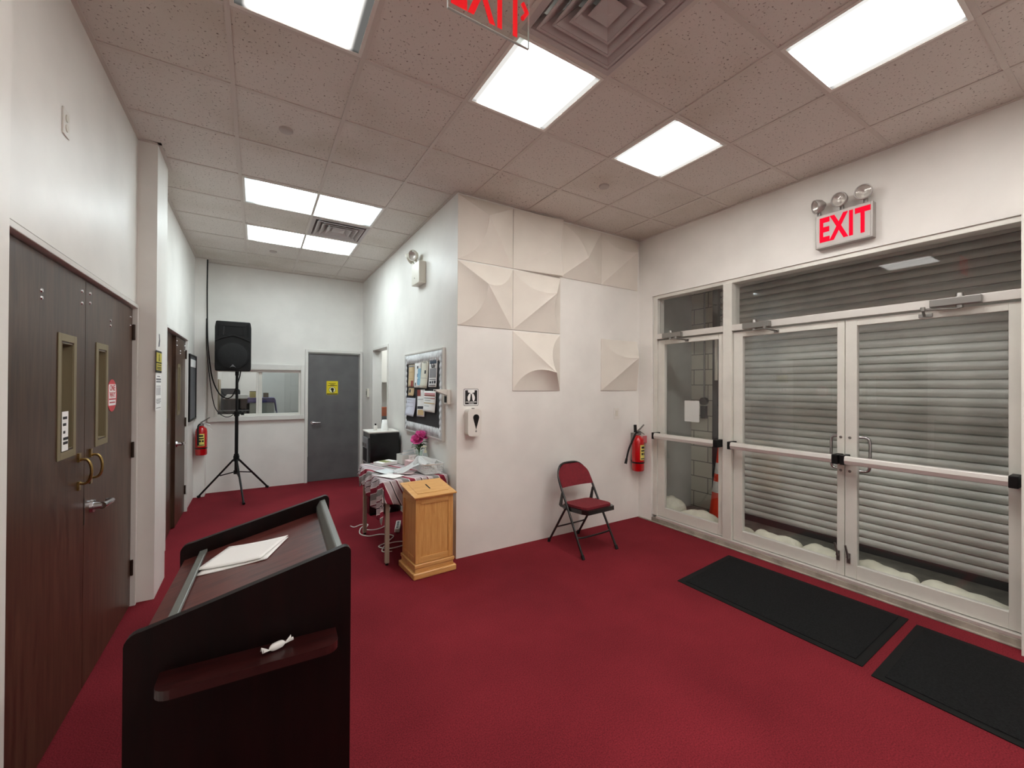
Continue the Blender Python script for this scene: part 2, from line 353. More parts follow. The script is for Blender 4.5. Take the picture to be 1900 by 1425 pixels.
for i in range(-1, 8):
    for j in range(-9, 8):
        if (i, j) in used: continue
        x0, y0 = OX+i*T, OY+j*T; g = .006
        for r in ((-9, 9, -9, YP), (-9, XC, YP, 9)):
            c = clip(max(x0+g, r[0]), min(x0+T-g, r[1]), max(y0+g, r[2]), min(y0+T-g, r[3]))
            if c:
                if (i, j) == (3, 0): ct.add([(c[0], c[2]+.004, ZC+.03), (c[1], c[2]+.004, ZC+.012), (c[1], c[3], ZC+.006), (c[0], c[3], ZC+.006)], [(0, 1, 2, 3)])
                else: ct.box(c[0], c[1], c[2], c[3], ZC+.005, ZC+.02)
W = .012
for i in range(-1, 8):
    x = OX+i*T
    if XL < x-W and x+W < XR:
        cg.box(x-W, x+W, YF, YP if x > XC-.01 else YB, ZC-.001, ZC+.006)
for j in range(-9, 8):
    y = OY+j*T
    if YF < y < YB: cg.box(XL, XR if y < YP else XC, y-W, y+W, ZC-.0005, ZC+.0055)
for a in ((XL, XL+.022, YF, YB), (XR-.022, XR, YF, YP), (XC-.022, XC, YP, YB)): cg.box(a[0], a[1], a[2], a[3], ZC-.003, ZC+.004)
for a in ((XL, XC, YB-.022, YB), (XC, XR, YP-.022, YP), (XL, XR, YF, YF+.022), (XL, -.608, 3.935, 3.957), (-.63, -.608, 3.935, 4.38), (-.63, -.608, 1.23, 1.857)): cg.box(a[0], a[1], a[2], a[3], ZC-.0035, ZC+.0035)
ce = struct('ceiling', ct, M_tile, 'suspended ceiling of fissured two-foot tiles', 'ceiling')
cg.build('ceiling_grid', M_tbar, ce, kind='structure')
mb = MB(); mb.box(XL-.1, XR+.1, YF, YB+.1, ZC+.22, ZC+.24)
struct('ceiling_plenum', mb, M_blackin, 'dark space above the ceiling tiles', 'ceiling')

POWER = {(0, -2): .22, (2, -2): 1.2, (4, -2): 1.3, (4, -4): 1.3, (2, -6): 1.9, (4, -7): 1.6, (0, 2): .72, (0, 4): 1.5}    # strengths set per light to balance the wall brightness
for i, j, a, b, kind, lab in LIGHTS:
    x0, y0 = OX+i*T, OY+j*T; wx, wy = a*T/2, b*T/2
    t = thing('ceiling_light', 'white '+lab, 'ceiling light', (x0+wx, y0+wy, ZC), group='ceiling lights')
    m = MB(); e = .03
    for (p, q, r, s) in ((-wx+.012, wx-.012, -wy+.012, -wy+e), (-wx+.012, wx-.012, wy-e, wy-.012), (-wx+.012, -wx+e, -wy+e, wy-e), (wx-e, wx-.012, -wy+e, wy-e)): m.box(p, q, r, s, -.003, .02)
    m.box(-wx+.012, wx-.012, -wy+.012, wy-.012, .05, .06)
    m.build('light_frame', M_white, t)
    d = MB(); d.box(-wx+e, wx-e, -wy+e, wy-e, .002, .006); d.build('diffuser', emit_mat('light diffuser', MAIN_COL if kind == 'main' else HALL_COL, (MAIN_LIGHT if kind == 'main' else HALL_LIGHT)*POWER[(i, j)], .038 if kind == 'main' else .12), t)
M_ventg = mat('grey painted vent', (190, 182, 180), .5); M_ventd = mat('vent duct metal', (90, 86, 84), .7)
def vent(i, j, lab, kind):
    t = thing('ceiling_vent', lab, 'vent', (OX+(i+.5)*T, OY+(j+.5)*T, ZC), group='ceiling vents')
    h = T/2-.012; M = M_ventg
    def ring(m, a, za, b, zb):
        for k in range(4):
            c, s = cos(k*pi/2), sin(k*pi/2)
            P = [(-a, -a, za), (a, -a, za), (b, -b, zb), (-b, -b, zb)]
            m.add([(x*c-y*s, x*s+y*c, z) for x, y, z in P], [(0, 1, 2, 3)])
    m = MB(); ring(m, h, -.002, .262, -.004); ring(m, .262, -.004, .215, .055); m.build('vent_frame', M, t, solid=.003)
    for a, b in ((.240, .150), (.184, .095), (.126, .050)):
        m = MB(); ring(m, a, -.014, a-.012, -.012); ring(m, a-.012, -.012, b, .055); m.build('louver', M, t, solid=.003)
    m = MB(); ring(m, .064, .000, .0005, -.014); m.build('centre_cone', M, t, solid=.004)
    m = MB(); m.box(-.26, .26, -.26, .26, .1, .11); m.build('duct_opening', M_ventd, t)
for v in VENTS: vent(*v)
for x, y, lab in ((.162, 3.262, 'small white round sprinkler cover in the ceiling near the left wall'), (2.599, 2.673, 'small white round sprinkler cover in the ceiling before the sculpted panels'), (.175, 6.331, 'small white round sprinkler cover in the ceiling beyond the long corridor lights')):
    m = MB(); m.lathe([(.0, -.008), (.04, -.008), (.044, -.004), (.044, .006)], (0, 0, 0), 28)
    o = m.build('sprinkler_cover', mat('cover paint', (190, 182, 176), .5), None); o.location = (x, y, ZC); tag(o, lab, 'sprinkler cover', 'sprinkler covers')

# ------------------------------------------------------------------ brown double doors
def lever(parent, x, y, z, dirx, m=M_chrome, ln=.12):
    h = MB(); h.cyl((x, y, z), (x, y-.012, z), .034, .03, 24); h.cyl((x, y-.012, z), (x, y-.05, z), .014, .012, 16); h.build('rose', m, parent)
    h = MB(); h.tube([(x-.005*dirx, y-.05, z), (x+.03*dirx, y-.055, z), (x+ln*.7*dirx, y-.055, z-.002), (x+ln*dirx, y-.05, z-.004)], [.014, .012, .011, .013], 12); h.build('lever', m, parent)
def wood_leaf(name, lab, y0, width, lite0, lite1, rot=0, hinge_side=1, pull=None, lev=None, screws=True, extra=None, hinge_at=0, z1=2.105, hinges=True):
    """local x = +Y world, local y = -X world (into the wall); origin at the hinge foot"""
    t = thing(name, lab, 'door', (XL-.012, y0, .012), pi/2+rot, kind='structure')
    s = hinge_at                                   # local x of the leaf's left edge
    W_ = width; zt = z1-.012; l0, l1 = s+lite0, s+lite1; za, zb = 1.228-.012, 1.803-.012; e = .042
    m = MB()
    for (a, b, c, d) in ((s, l0+e, 0, zt), (l1-e, s+W_, 0, zt), (l0+e, l1-e, 0, za+e), (l0+e, l1-e, zb-e, zt)): m.box(a, b, 0, .045, c, d)
    m.build('door_panel', M_doorw, t)
    m = MB()
    for yy in ((-.004, .0), (.045, .049)):
        for (a, b, c, d) in ((l0, l0+e-.008, za, zb), (l1-e+.008, l1, za, zb), (l0+e-.008, l1-e+.008, za, za+e-.008), (l0+e-.008, l1-e+.008, zb-e+.008, zb)): m.box(a, b, yy[0], yy[1], c, d)
    for (a, b, c, d) in ((l0+e, l0+e+.003, za+e, zb-e), (l1-e-.003, l1-e, za+e, zb-e), (l0+e+.003, l1-e-.003, za+e, za+e+.003), (l0+e+.003, l1-e-.003, zb-e-.003, zb-e)): m.box(a, b, -.003, .048, c, d)
    fr = m.build('pane_frame', mat('olive bronze frame', (140, 128, 100), .5, metal=.3) if 'olive bronze frame' not in MATS else MATS['olive bronze frame'], t, bevel=.001)
    m = MB(); m.box(l0+e+.003, l1-e-.003, .030, .036, za+e+.003, zb-e-.003); m.build('pane', M_glass, fr)
    if screws:
        m = MB()
        for px, pz in ((.06, 2.04), (.06, 1.99), (W_*.45, 1.945), (W_*.45, 1.915), (W_-.05, 2.03), (W_-.05, 1.97)):
            m.cyl((s+px, 0, pz), (s+px, -.004, pz), .009, .007, 12)
        m.build('bolt_caps', M_chrome, t)
    if pull is not None:
        for _ in (0,):
            m = MB(); x = s+pull
            for zz in (1.195, 1.055): m.box(x-.014, x+.014, -.008, 0, zz-.022, zz+.022)
            P = [(x, -.006, 1.182), (x, -.018, 1.186), (x, -.034, 1.180), (x, -.045, 1.158), (x, -.049, 1.125), (x, -.045, 1.092), (x, -.034, 1.070), (x, -.018, 1.064), (x, -.006, 1.068)]
            m.tube(smooth_path(P, 4), .0065, 10); m.build('pull_handle', M_brass, t)
    if lev is not None:
        m = MB(); x = s+lev[0]
        m.cyl((x, 0, lev[1]), (x, -.012, lev[1]), .036, .033, 28); m.cyl((x, -.012, lev[1]), (x, -.045, lev[1]), .020, .016, 20)
        lo = m.build('lever_rose', M_chrome, t)
        m = MB(); d = lev[2]; m.tube([(x-.01*d, -.045, lev[1]), (x+.02*d, -.052, lev[1]), (x+.08*d, -.055, lev[1]-.002), (x+.13*d, -.052, lev[1]-.006), (x+.14*d, -.03, lev[1]-.006)], [.019, .016, .012, .015, .012], 14); m.build('lever', M_chrome, lo)
        m = MB(); m.box(s+(.0 if lev[0] < W_/2 else W_-.004), s+(.004 if lev[0] < W_/2 else W_), -.003, .002, lev[1]-.07, lev[1]+.07); m.build('latch_plate', M_steel, t)
    if hinges:
        hx = s if hinge_side < 0 else s+W_
        for zz in (1.93, 1.098, .262):
            m = MB(); m.cyl((hx+.004*hinge_side, -.008, zz-.055), (hx+.004*hinge_side, -.008, zz+.055), .008, n=12); m.box(hx+(-.002 if hinge_side < 0 else -.004), hx+.002 + (.0 if hinge_side < 0 else .002), -.006, .001, zz-.05, zz+.05)
            m.build('hinge', M_bronze, t)
    return t
d1 = wood_leaf('door_1', 'dark brown left leaf of the near double door, a white label in its slim pane', 2.035, .926, .58, .80, pull=.845, hinge_side=-1)
d2 = wood_leaf('door_2', 'dark brown right leaf of the near double door with a red round sticker', 2.967, .936, .158, .372, pull=.083, lev=(.112, .905, 1), hinge_side=1)
d3 = wood_leaf('door_3', 'dark brown left leaf of the corridor double door, slightly ajar', 5.062, .695, .12, .30, rot=radians(2.6), screws=False, hinge_side=-1)
d4 = wood_leaf('door_4', 'dark brown right leaf of the corridor double door with a chrome lever', 5.765, .695, .12, .30, lev=(.08, .90, 1), hinge_side=1)
# label inside the pane of door 1, round sticker on door 2
m = MB(); m.box(.618, .690, -.0065, -.0052, 1.255, 1.435); lb = m.build('pane_label', M_paper, d1, label='white printed label inside the pane')
m = MB()
for k, (zz, a, b) in enumerate(((1.43, .645, .70), (1.40, .645, .69), (1.365, .65, .68), (1.335, .65, .715), (1.315, .65, .71))): m.box(a-.018, b-.028, -.0078, -.0066, zz-.03, zz-.018)
m.build('print', M_ink, lb)
m = MB(); m.prism(circ(.465, 1.492, .098, 36), -.0015, 0, 'xz'); st = m.build('sticker', mat('sticker red', (214, 62, 74), .4), d2, label='round red sticker with white lettering')
m = MB(); m.prism(rrect(.395, .535, 1.432, 1.56, .004), -.0025, -.0015, 'xz'); m.build('white_band', M_paper, st)
M_stred = mat('sticker ink', (196, 48, 60), .5)
text('lettering', 'ONE', .05, M_stred, st, (.465, -.0027, 1.537), ext=.0004, bold=.0012)
text('lettering', 'WAY', .048, M_stred, st, (.465, -.0027, 1.495), ext=.0004, bold=.0012)
m = MB(); m.box(.40, .53, -.0032, -.0025, 1.466, 1.474); m.box(.41, .52, -.0032, -.0025, 1.446, 1.454); m.build('small_print', M_stred, st)
# frames
def door_frame(name, lab, ya, yb, zt, w_=.05):
    m = MB(); d = .016
    m.box(XL-.13, XL+d, ya-.002, ya+.028, 0, zt+.026); m.box(XL-.13, XL+d, yb-.028, yb+.002, 0, zt+.026); m.box(XL-.13, XL+d, ya+.028, yb-.028, zt, zt+.026)
    return struct(name, m, M_trim, lab, 'door frame', bevel=.003)
door_frame('trim_1', 'white painted metal frame around the near brown double door', 2.005, 3.938, 2.115)
door_frame('trim_2', 'white painted metal frame around the corridor brown double door', 5.03, 6.49, 2.118)

# ------------------------------------------------------------------ grey door at the end of the corridor
t = thing('door_5', 'grey metal door at the end of the corridor with a yellow sign', 'door', (.715, YB+.03, .008), 0, kind='structure')
m = MB(); m.box(0, .775, 0, .045, 0, 2.085); m.build('door_panel', M_graydoor, t)
lever(t, .062, 0, .955, 1, ln=.11)
m = MB(); m.prism(rrect(.268, .445, 1.405, 1.632, .01), -.003, 0, 'xz'); sg = m.build('sign', [M_yellow], t, label='yellow notice with a black masked head symbol')
m = MB(); m.prism(circ(.357, 1.487, .052, 32), -.0038, -.003, 'xz'); m.build('symbol_ring', M_ink, sg)
m = MB(); m.prism(circ(.357, 1.487, .046, 32), -.0046, -.0038, 'xz'); m.build('symbol_disc', mat('sign cream', (240, 238, 190), .5), sg)
m = MB(); m.prism(circ(.357, 1.497, .026, 20, .022), -.0054, -.0046, 'xz'); m.prism([(.352, 1.445), (.374, 1.445), (.378, 1.49), (.345, 1.49)], -.0054, -.0046, 'xz'); m.build('head_symbol', M_ink, sg)
m = MB()
for a, b, z in ((.30, .41, 1.588), (.325, .39, 1.565), (.29, .43, 1.553)): m.box(a, b, -.0036, -.003, z, z+.009)
m.box(.272, .441, -.0036, -.003, 1.409, 1.427); m.build('print', mat('sign dark print', (70, 60, 10), .6), sg)
m = MB(); m.box(.66, .70, YB-.03, YB+.10, 0, 2.15); m.box(1.503, 1.545, YB-.03, YB+.10, 0, 2.15); m.box(.70, 1.503, YB-.03, YB+.10, 2.106, 2.15)
struct('trim_3', m, M_trim, 'white frame around the grey door', 'door frame', bevel=.004)

# ------------------------------------------------------------------ sliding office window
t = thing('window_1', 'white framed sliding window to the office at the corridor end', 'window', (0, YB, 0), 0, kind='structure')
m = MB()
for a, b, c, d in ((-.60, -.525, 1.03, 1.89), (.60, .655, 1.03, 1.89), (-.525, .60, 1.81, 1.89)): m.box(a, b, -.03, .0, c, d)
m.box(-.60, .655, -.045, 0, 1.03, 1.10)
m.build('window_casing', M_trim, t, bevel=.004)
m = MB()
for a, b, c, d in ((-.525, -.49, 1.095, 1.805), (.57, .605, 1.095, 1.805), (-.49, .57, 1.095, 1.13), (-.49, .57, 1.765, 1.805)): m.box(a, b, .02, .09, c, d)
m.build('window_frame', M_white, t, bevel=.003)
m = MB(); m.box(-.005, .02, .025, .05, 1.13, 1.765); m.build('sash_rail', M_white, t, bevel=.003)
m = MB(); m.box(.022, .072, .06, .085, 1.13, 1.765); m.build('sash_rail', M_alu, t, bevel=.003, label='grey inner sash rail')
m = MB(); m.box(-.49, -.005, .035, .040, 1.13, 1.765); m.build('pane', M_glass, t)
m = MB(); m.box(.02, .57, .070, .075, 1.13, 1.765); m.build('pane', glass_mat('greyed glass', (.8, .84, .85), 1.5), t, label='greyer right pane')

# ------------------------------------------------------------------ office contents behind the window
M_ol = emit_mat('office light', (.95, 1, 1), ROOM_LIGHT)
t = thing('ceiling_light', 'office ceiling light hidden above the sliding window', 'ceiling light', (0, 9.0, 2.9), 0)
m = MB(); m.box(-.6, .6, -.15, .15, -.05, 0); m.build('light_frame', M_white, t); m = MB(); m.box(-.58, .58, -.13, .13, -.06, -.051); m.build('diffuser', M_ol, t)
t = thing('ceiling_light', 'side room ceiling light hidden beyond the open doorway', 'ceiling light', (2.3, 6.4, 2.8), 0)
m = MB(); m.box(-.3, .3, -.3, .3, -.05, 0); m.build('light_frame', M_white, t); m = MB(); m.box(-.28, .28, -.28, .28, -.06, -.051); m.build('diffuser', M_ol, t)
M_beige = mat('beige locker paint', (176, 160, 134), .5)
t = thing('locker', 'tall beige locker at the left of the office window view', 'locker', (-.60, 8.45, 0), 0)
m = MB(); m.box(-.2, .08, -.2, .2, 0, 1.66); m.build('body', M_beige, t, bevel=.006)
m = MB(); m.box(-.18, .06, -.215, -.202, .05, 1.62); dd = m.build('door', M_beige, t, bevel=.003); m = MB(); m.box(.02, .035, -.228, -.216, .85, .95); m.build('handle', M_steel, dd)
t = thing('counter', 'grey and white office counter under the purple cloth', 'counter', (.02, 8.45, 0), 0)
m = MB(); m.box(-.12, .24, -.2, .25, 0, 1.32); m.build('body', mat('counter grey', (190, 190, 180), .6), t, bevel=.004)
m = MB(); m.box(-.5, .24, -.22, .27, 1.32, 1.34); m.build('counter_top', M_bronze, t)
m = MB(); m.box(-.48, -.12, -.15, .2, 0, 1.32); m.build('base', M_black, t)
def cloth_over(name, x0, x1, y0, y1, z, drop, m_, side, res=16):
    pass
m = MB()
def pc(u, v):
    x = -.13+u*.56; y = 8.2+v*.5
    over = max(0, x-.27); yy = y; xx = min(x, .27)+.2*over
    z = 1.346-over*1.5
    fo = max(0, 8.235-y); yy = max(y, 8.22); z -= fo*2.2*(1 if fo > 0 else 0)
    return (xx+.008*sin(v*20)*(over > 0), yy-.004*sin(u*25)*(fo > 0), z)
m.grid(pc, 24, 20); tag(m.build('counter_cloth', mat('purple cloth', (98, 92, 148), .8, var=.15, vscale=12), None, solid=.003), 'purple cloth draped over the office counter', 'cloth')
t = thing('office_chair', 'dark office chair back seen through the sliding window', 'chair', (-.48, 9.25, 0), 0)
m = MB(); m.prism(rrect(-.13, .22, 1.0, 1.50, .06), -.03, .03, 'xz'); m.build('backrest', mat('dark grey fabric', (52, 54, 60), .8), t, bevel=.01)
m = MB(); m.box(-.16, .25, -.38, -.02, .78, .86); m.build('seat', MATS['dark grey fabric'], t, bevel=.02); m = MB(); m.cyl((.04, -.2, .04), (.04, -.2, .78), .03); m.build('post', M_blackm, t)
for k in range(5):
    m = MB(); a = k*2*pi/5+.3; m.tube([(.04, -.2, .07), (.04+.26*cos(a), -.2+.26*sin(a), .04)], .02, 8); m.build('leg', M_blackm, t)
m = MB(); 
for k in range(5): m.box(-.46+.01*k, -.13+.012*(k % 3), 8.24+.008*k, 8.5, 1.341+.013*k, 1.353+.013*k)
tag(m.build('paper_stack', M_paper, None), 'white stack of papers on the office counter', 'papers')
t = thing('carton', 'small yellowish carton on the purple office cloth', 'box', (-.055, 8.36, 1.351), 0)
m = MB(); m.box(-.045, .045, -.05, .05, 0, .10); m.build('body', mat('carton yellow', (196, 184, 108), .7), t); m = MB(); m.box(-.047, .047, -.052, .052, .10, .112); m.build('lid', mat('carton dark', (120, 108, 60), .7), t)
t = thing('carton', 'small brown carton seen through the greyer window pane', 'box', (.14, 8.45, 1.351), 0)
m = MB(); m.box(-.04, .04, -.04, .04, 0, .08); m.build('body', mat('carton brown', (150, 136, 108), .7), t); m = MB(); m.box(-.012, .012, -.041, .041, .0801, .083); m.build('tape', M_beige, t)
t = thing('door_9', 'white panelled inner door at the right of the office view', 'door', (.60, 10.085, 0), 0, kind='structure')
m = MB(); m.box(-.09, .72, -.03, 0, 0, 2.05); m.build('door_panel', M_trim, t)
for a, b in ((.02, .26), (.36, .62)):
    for c, d in ((.2, .85), (1.0, 1.45), (1.55, 1.9)):
        m = MB(); m.box(a, b, -.036, -.030, c, d); m.build('raised_panel', M_trim, t, bevel=.012)
t = thing('desk', 'dark desk below the papers in the office', 'desk', (-.40, 7.95, 0), 0)
m = MB(); m.box(-.3, .3, -.2, .2, 1.10, 1.16); m.build('desk_top', M_black, t)
for a in (-.28, .24):
    m = MB(); m.box(a, a+.04, -.18, .18, 0, 1.10); m.build('leg', M_black, t)
t = thing('ceiling_light', 'dim light added out of sight in the hall behind the near brown double door', 'ceiling light', (-1.7, 4.2, 2.6), 0)  # unseen lamp added so the door panes show brown instead of black
m = MB(); m.box(-.2, .2, -.2, .2, -.05, 0); m.build('light_frame', M_white, t); m = MB(); m.box(-.18, .18, -.18, .18, -.06, -.051); m.build('diffuser', emit_mat('added hall fill', (1, .85, .7), .5), t)
# side room
t = thing('wall_cabinet', 'white wall cabinet glimpsed through the open doorway', 'cabinet', (2.0, 7.5, 1.62), 0)
m = MB(); m.box(-.3, .3, -.3, 0, 0, .7); m.build('body', M_white, t); m = MB(); m.box(-.29, .29, -.315, -.302, .01, .69); m.build('door', M_white, t)
t = thing('file_cabinet', 'grey cabinet glimpsed through the open doorway', 'cabinet', (2.0, 7.27, 0), 0)
m = MB(); m.box(-.3, .3, -.22, .22, 0, 1.05); m.build('body', M_graydoor, t)
for k in range(3):
    m = MB(); m.box(-.28, .28, -.235, -.222, .05+k*.33, .36+k*.33); m.build('drawer', M_graydoor, t)
m = MB(); m.box(1.72, 1.95, 7.12, 7.3, 1.051, 1.2); tag(m.build('box', mat('rust box', (170, 96, 70), .7), None, bevel=.004), 'reddish box on the grey cabinet in the side room', 'box')
# doorway trim
m = MB(); m.box(XC-.014, XC+.13, 5.75, 5.79, 0, 2.15); m.box(XC-.014, XC+.13, 6.62, 6.66, 0, 2.15); m.box(XC-.014, XC+.13, 5.79, 6.62, 2.112, 2.15)
struct('trim_4', m, M_trim, 'white casing around the open doorway in the corridor wall', 'door frame', bevel=.004)

# ------------------------------------------------------------------ storefront
def fr(mb, y0, y1, z0, z1, x0=3.97, x1=4.09): return mb.box(x0, x1, y0, y1, z0, z1)
t = thing('window_2', 'aluminium storefront framing with two transom panes above the doors', 'window', (0, 0, 0), 0, kind='structure')
m = MB(); fr(m, 3.205, 3.262, .075, 2.635); m.build('jamb', M_alu, t, bevel=.003)
m = MB(); fr(m, .44, .499, .075, 2.635); m.build('jamb', M_alu, t, bevel=.003)
m = MB(); fr(m, 2.31, 2.40, .075, 2.60, 3.955, 4.095); m.build('mullion', M_alu, t, bevel=.003)
m = MB(); fr(m, .499, 3.205, 2.597, 2.635, 3.965, 4.09); m.build('head', M_alu, t, bevel=.003)
for a, b in ((.499, 2.31), (2.40, 3.205)):
    m = MB(); fr(m, a, b, 2.125, 2.185, 3.955, 4.09); m.build('transom_bar', M_alub, t, bevel=.003)
    m = MB(); m.box(4.02, 4.026, a, b, 2.185, 2.597); m.build('pane', M_glass, t)
m = MB(); m.box(3.95, 4.12, .499, 3.205, .0505, .075); m.build('sill', M_alub, t, bevel=.003)
def glass_door(name, lab, y0, y1, left, right, closer, pull=None, bolt=None):
    # left/right: stile widths at the high-y and low-y side
    t = thing(name, lab, 'door', (4.005, (y0+y1)/2, .08), -pi/2, kind='structure')
    h = (y1-y0)/2; z1 = 2.112-.08        # local x: -h is the high-y side
    m = MB(); m.box(-h, -h+left, -.02, .025, 0, z1); m.box(h-right, h, -.02, .025, 0, z1); m.build('stiles', M_alu, t, bevel=.002)
    m = MB(); m.box(-h+left, h-right, -.02, .025, z1-.05, z1); m.build('top_rail', M_alu, t, bevel=.002)
    m = MB(); m.box(-h+left, h-right, -.02, .025, 0, .105); m.build('bottom_rail', M_alu, t, bevel=.002)
    m = MB(); m.box(-h+left, h-right, .0, .006, .105, z1-.05); gl = m.build('pane', M_glass, t)
    zb = 1.012-.08
    m = MB(); m.prism([(-.135, zb-.03), (-.105, zb-.034), (-.09, zb-.02), (-.09, zb+.02), (-.105, zb+.034), (-.135, zb+.03), (-.143, zb)], -h+.035, h-.045, 'yz', smooth=False)
    pb = m.build('push_bar', M_alub, t, bevel=.003)
    for a in (-h+.005, h-.045):
        m = MB(); m.box(a, a+.03 if a < 0 else a+.04, -.14, -.021, zb-.037, zb+.037); m.build('end_cap', M_black, pb, bevel=.004)
    # closer: body on the transom bar, arm to the door's top rail
    cx, d = closer
    m = MB(); m.box(cx-.12, cx+.12, -.10, -.052, z1+.012, z1+.065); m.cyl((cx+.02*d, -.075, z1+.065), (cx+.02*d, -.075, z1+.09), .022, .018, 16); m.cyl((cx+.02*d, -.075, z1+.012), (cx+.02*d, -.075, z1-.008), .018, .018, 14); cb = m.build('closer', M_steel, t, bevel=.005)
    m = MB(); m.tube([(cx+.02*d, -.075, z1-.008), (cx-.13*d, -.19, z1-.01)], .009, 8, flat=.6); m.tube([(cx-.13*d, -.19, z1-.014), (cx-.16*d, -.035, z1-.03)], .008, 8); m.cyl((cx-.13*d, -.19, z1-.02), (cx-.13*d, -.19, z1+.006), .013, n=12); m.build('closer_arm', M_steel, cb)
    m = MB(); m.box(cx-.20*d-.03, cx-.13*d, -.032, -.02, z1-.042, z1-.018) if d < 0 else m.box(cx-.19, cx-.12, -.032, -.02, z1-.042, z1-.018); m.build('arm_foot', M_steel, cb)
    if pull:
        px, dd = pull; m = MB()
        P = [(px, .025, 1.10), (px+.02*dd, .055, 1.10), (px+.07*dd, .07, 1.10), (px+.095*dd, .072, 1.075), (px+.098*dd, .072, .97), (px+.095*dd, .072, .86), (px+.07*dd, .07, .835), (px+.02*dd, .055, .835), (px, .025, .835)]
        m.tube(smooth_path(P, 3), .011, 10); m.build('pull_handle', M_chrome, t)
        m = MB()
        for z in (1.10, .835): m.cyl((px, -.02, z), (px, -.027, z), .011, .008, 12)
        m.build('pull_bolts', M_steel, t)
    if bolt is not None:
        m = MB(); m.cyl((bolt, -.02, .16), (bolt, -.045, .16), .010, n=10); m.tube([(bolt+.004, -.045, .15), (bolt, -.055, .20), (bolt-.01, -.06, .255)], .008, 8); m.box(bolt-.012, bolt+.012, -.028, -.02, .11, .19); m.build('foot_bolt', M_steel, t, bevel=.002)
    return t
gd = glass_door('door_6', 'narrow glass door beside the corner with a white notice on the glass', 2.402, 3.203, .088, .06, (-.17, -1))
m = MB(); m.prism(rrect(-.063, .116, 1.118, 1.345, .008), -.0015, -.0003, 'xz'); m.build('notice', mat('faded notice', (205, 208, 204), .6), gd, label='blank white notice taped to the glass')
glass_door('door_7', 'left leaf of the wide glass double door', 1.4055, 2.307, .088, .05, (-.205, -1), pull=(.425, -1), bolt=.41)
glass_door('door_8', 'right leaf of the wide glass double door', .502, 1.4015, .075, .06, (.17, 1), pull=(-.42, 1), bolt=-.425)

# shutter
t = thing('roller_shutter', 'grey corrugated steel roller shutter closed behind the glass doors', 'shutter', (5.02, 0, 0), 0)
m = MB(); P = []
z = .055; pitch = .0762
while z < 3.25:
    for k in range(7):
        a = k/6; P.append((.004+.012*sin(pi*a), z+a*(pitch-.012)))
    P.append((-.024, z+pitch-.013)); P.append((-.024, z+pitch-.001)); z += pitch
vs = [(-x, y, zz) for y in (-.38, 3.12) for x, zz in P]; k = len(P)
m.add(vs, [(i, i+1, k+i+1, k+i) for i in range(k-1)], False); m.build('slats', M_shutter, t)
m = MB(); m.box(-.02, .02, -.38, 3.12, -.012, .055); m.build('bottom_bar', mat('dark bar', (60, 60, 60), .6), t)
m = MB(); m.box(-.075, .05, 3.07, 3.138, -.012, 3.29); m.build('guide_rail', mat('dark rail', (48, 50, 52), .5), t)
# pull box and conduit on the pier
t = thing('pull_box', 'dark round junction box hanging from a conduit on the block pier', 'junction box', (4.95, 3.24, 0), -pi/2)
m = MB(); m.cyl((0, 0, 1.39), (0, -.05, 1.39), .05, n=20); m.build('box_body', M_bronze, t)
m = MB(); m.box(-.035, .035, -.05, 0, 1.17, 1.33); m.build('switch_box', M_blackm, t, bevel=.004)
m = MB(); m.cyl((0, -.02, 1.44), (0, -.02, 3.2), .011, n=10); m.build('conduit', M_steel, t)
m = MB(); m.box(-.012, .012, -.03, 0, 1.46, 2.0, Matrix.Translation((.09, 0, .1))); tag(m.build('conduit', M_offw, None), 'pale strip standing beside the dark conduit on the pier', 'conduit')
bpy.context.view_layer.update()
o = bpy.data.objects['conduit.001']; o.location = (4.95, 3.17, .1); o.rotation_euler = (0, 0, -pi/2)

# traffic cone
t = thing('traffic_cone', 'orange traffic cone with white bands behind the narrow glass door', 'cone', (4.74, 2.90, -.012), .2)
m = MB(); m.box(-.17, .17, -.17, .17, 0, .03); m.build('base', M_blackm, t, bevel=.01)
def rc(z): return .125-(.125-.028)*(z-.03)/.86
for nm, a, b, mm in (('cone_body', .03, .33, M_orange), ('reflective_band', .33, .46, M_reflect), ('cone_body', .46, .55, M_orange), ('reflective_band', .55, .68, M_reflect), ('cone_body', .68, .86, M_orange)):
    m = MB(); e = .001 if nm == 'reflective_band' else 0; m.lathe([(rc(a)+e, a), (rc(b)+e, b)], n=32, caps=(b > .8)); m.build(nm, mm, t)
# sandbags
def sandbag(x, y, L, rz, lab, seed, wd=.17, hh=.10):
    rnd = random.Random(seed); ph = [rnd.uniform(0, 6) for _ in range(6)]; m = MB()
    def fn(u, v):
        s = (u-.5)*L; a = v*2*pi; e = max(0., 1-abs(2*u-1)**3.2)**.5
        pin = .30 if u in (0, 1) else 1
        k = (.22+.78*e); wr = 1+.07*sin(9*u+ph[0]+2*a)+.05*sin(23*u+ph[1]+3*a)
        fl = .85+.15*sin(5*u+ph[2])
        yy = wd/2*cos(a)*(.75+.25*e)*wr; zz = sin(a)*k*wr*fl
        return (s, yy, hh*.5*(1+(zz if zz > 0 else max(-1, zz*1.3))) if zz > 0 else hh*.5*(1+max(-1, zz*1.5)))
    m.grid(fn, 36, 24); n = 25
    o = m.build('sandbag', M_sandbag, None, weld=True); o.location = (x, y, -.012+.0); o.rotation_euler = (0, 0, rz)
    return tag(o, lab, 'sandbag', 'white sandbags behind the glass doors')
sandbag(4.27, 3.24, .34, 2.3, 'white sandbag in the corner behind the narrow glass door', 1, hh=.27)
sandbag(4.21, 2.83, .44, pi/2+.06, 'white sandbag lying flat behind the narrow glass door', 2, hh=.22)
sandbag(4.21, 2.41, .38, pi/2-.1, 'white sandbag tucked behind the mullion left of the wide doors', 3, hh=.19)
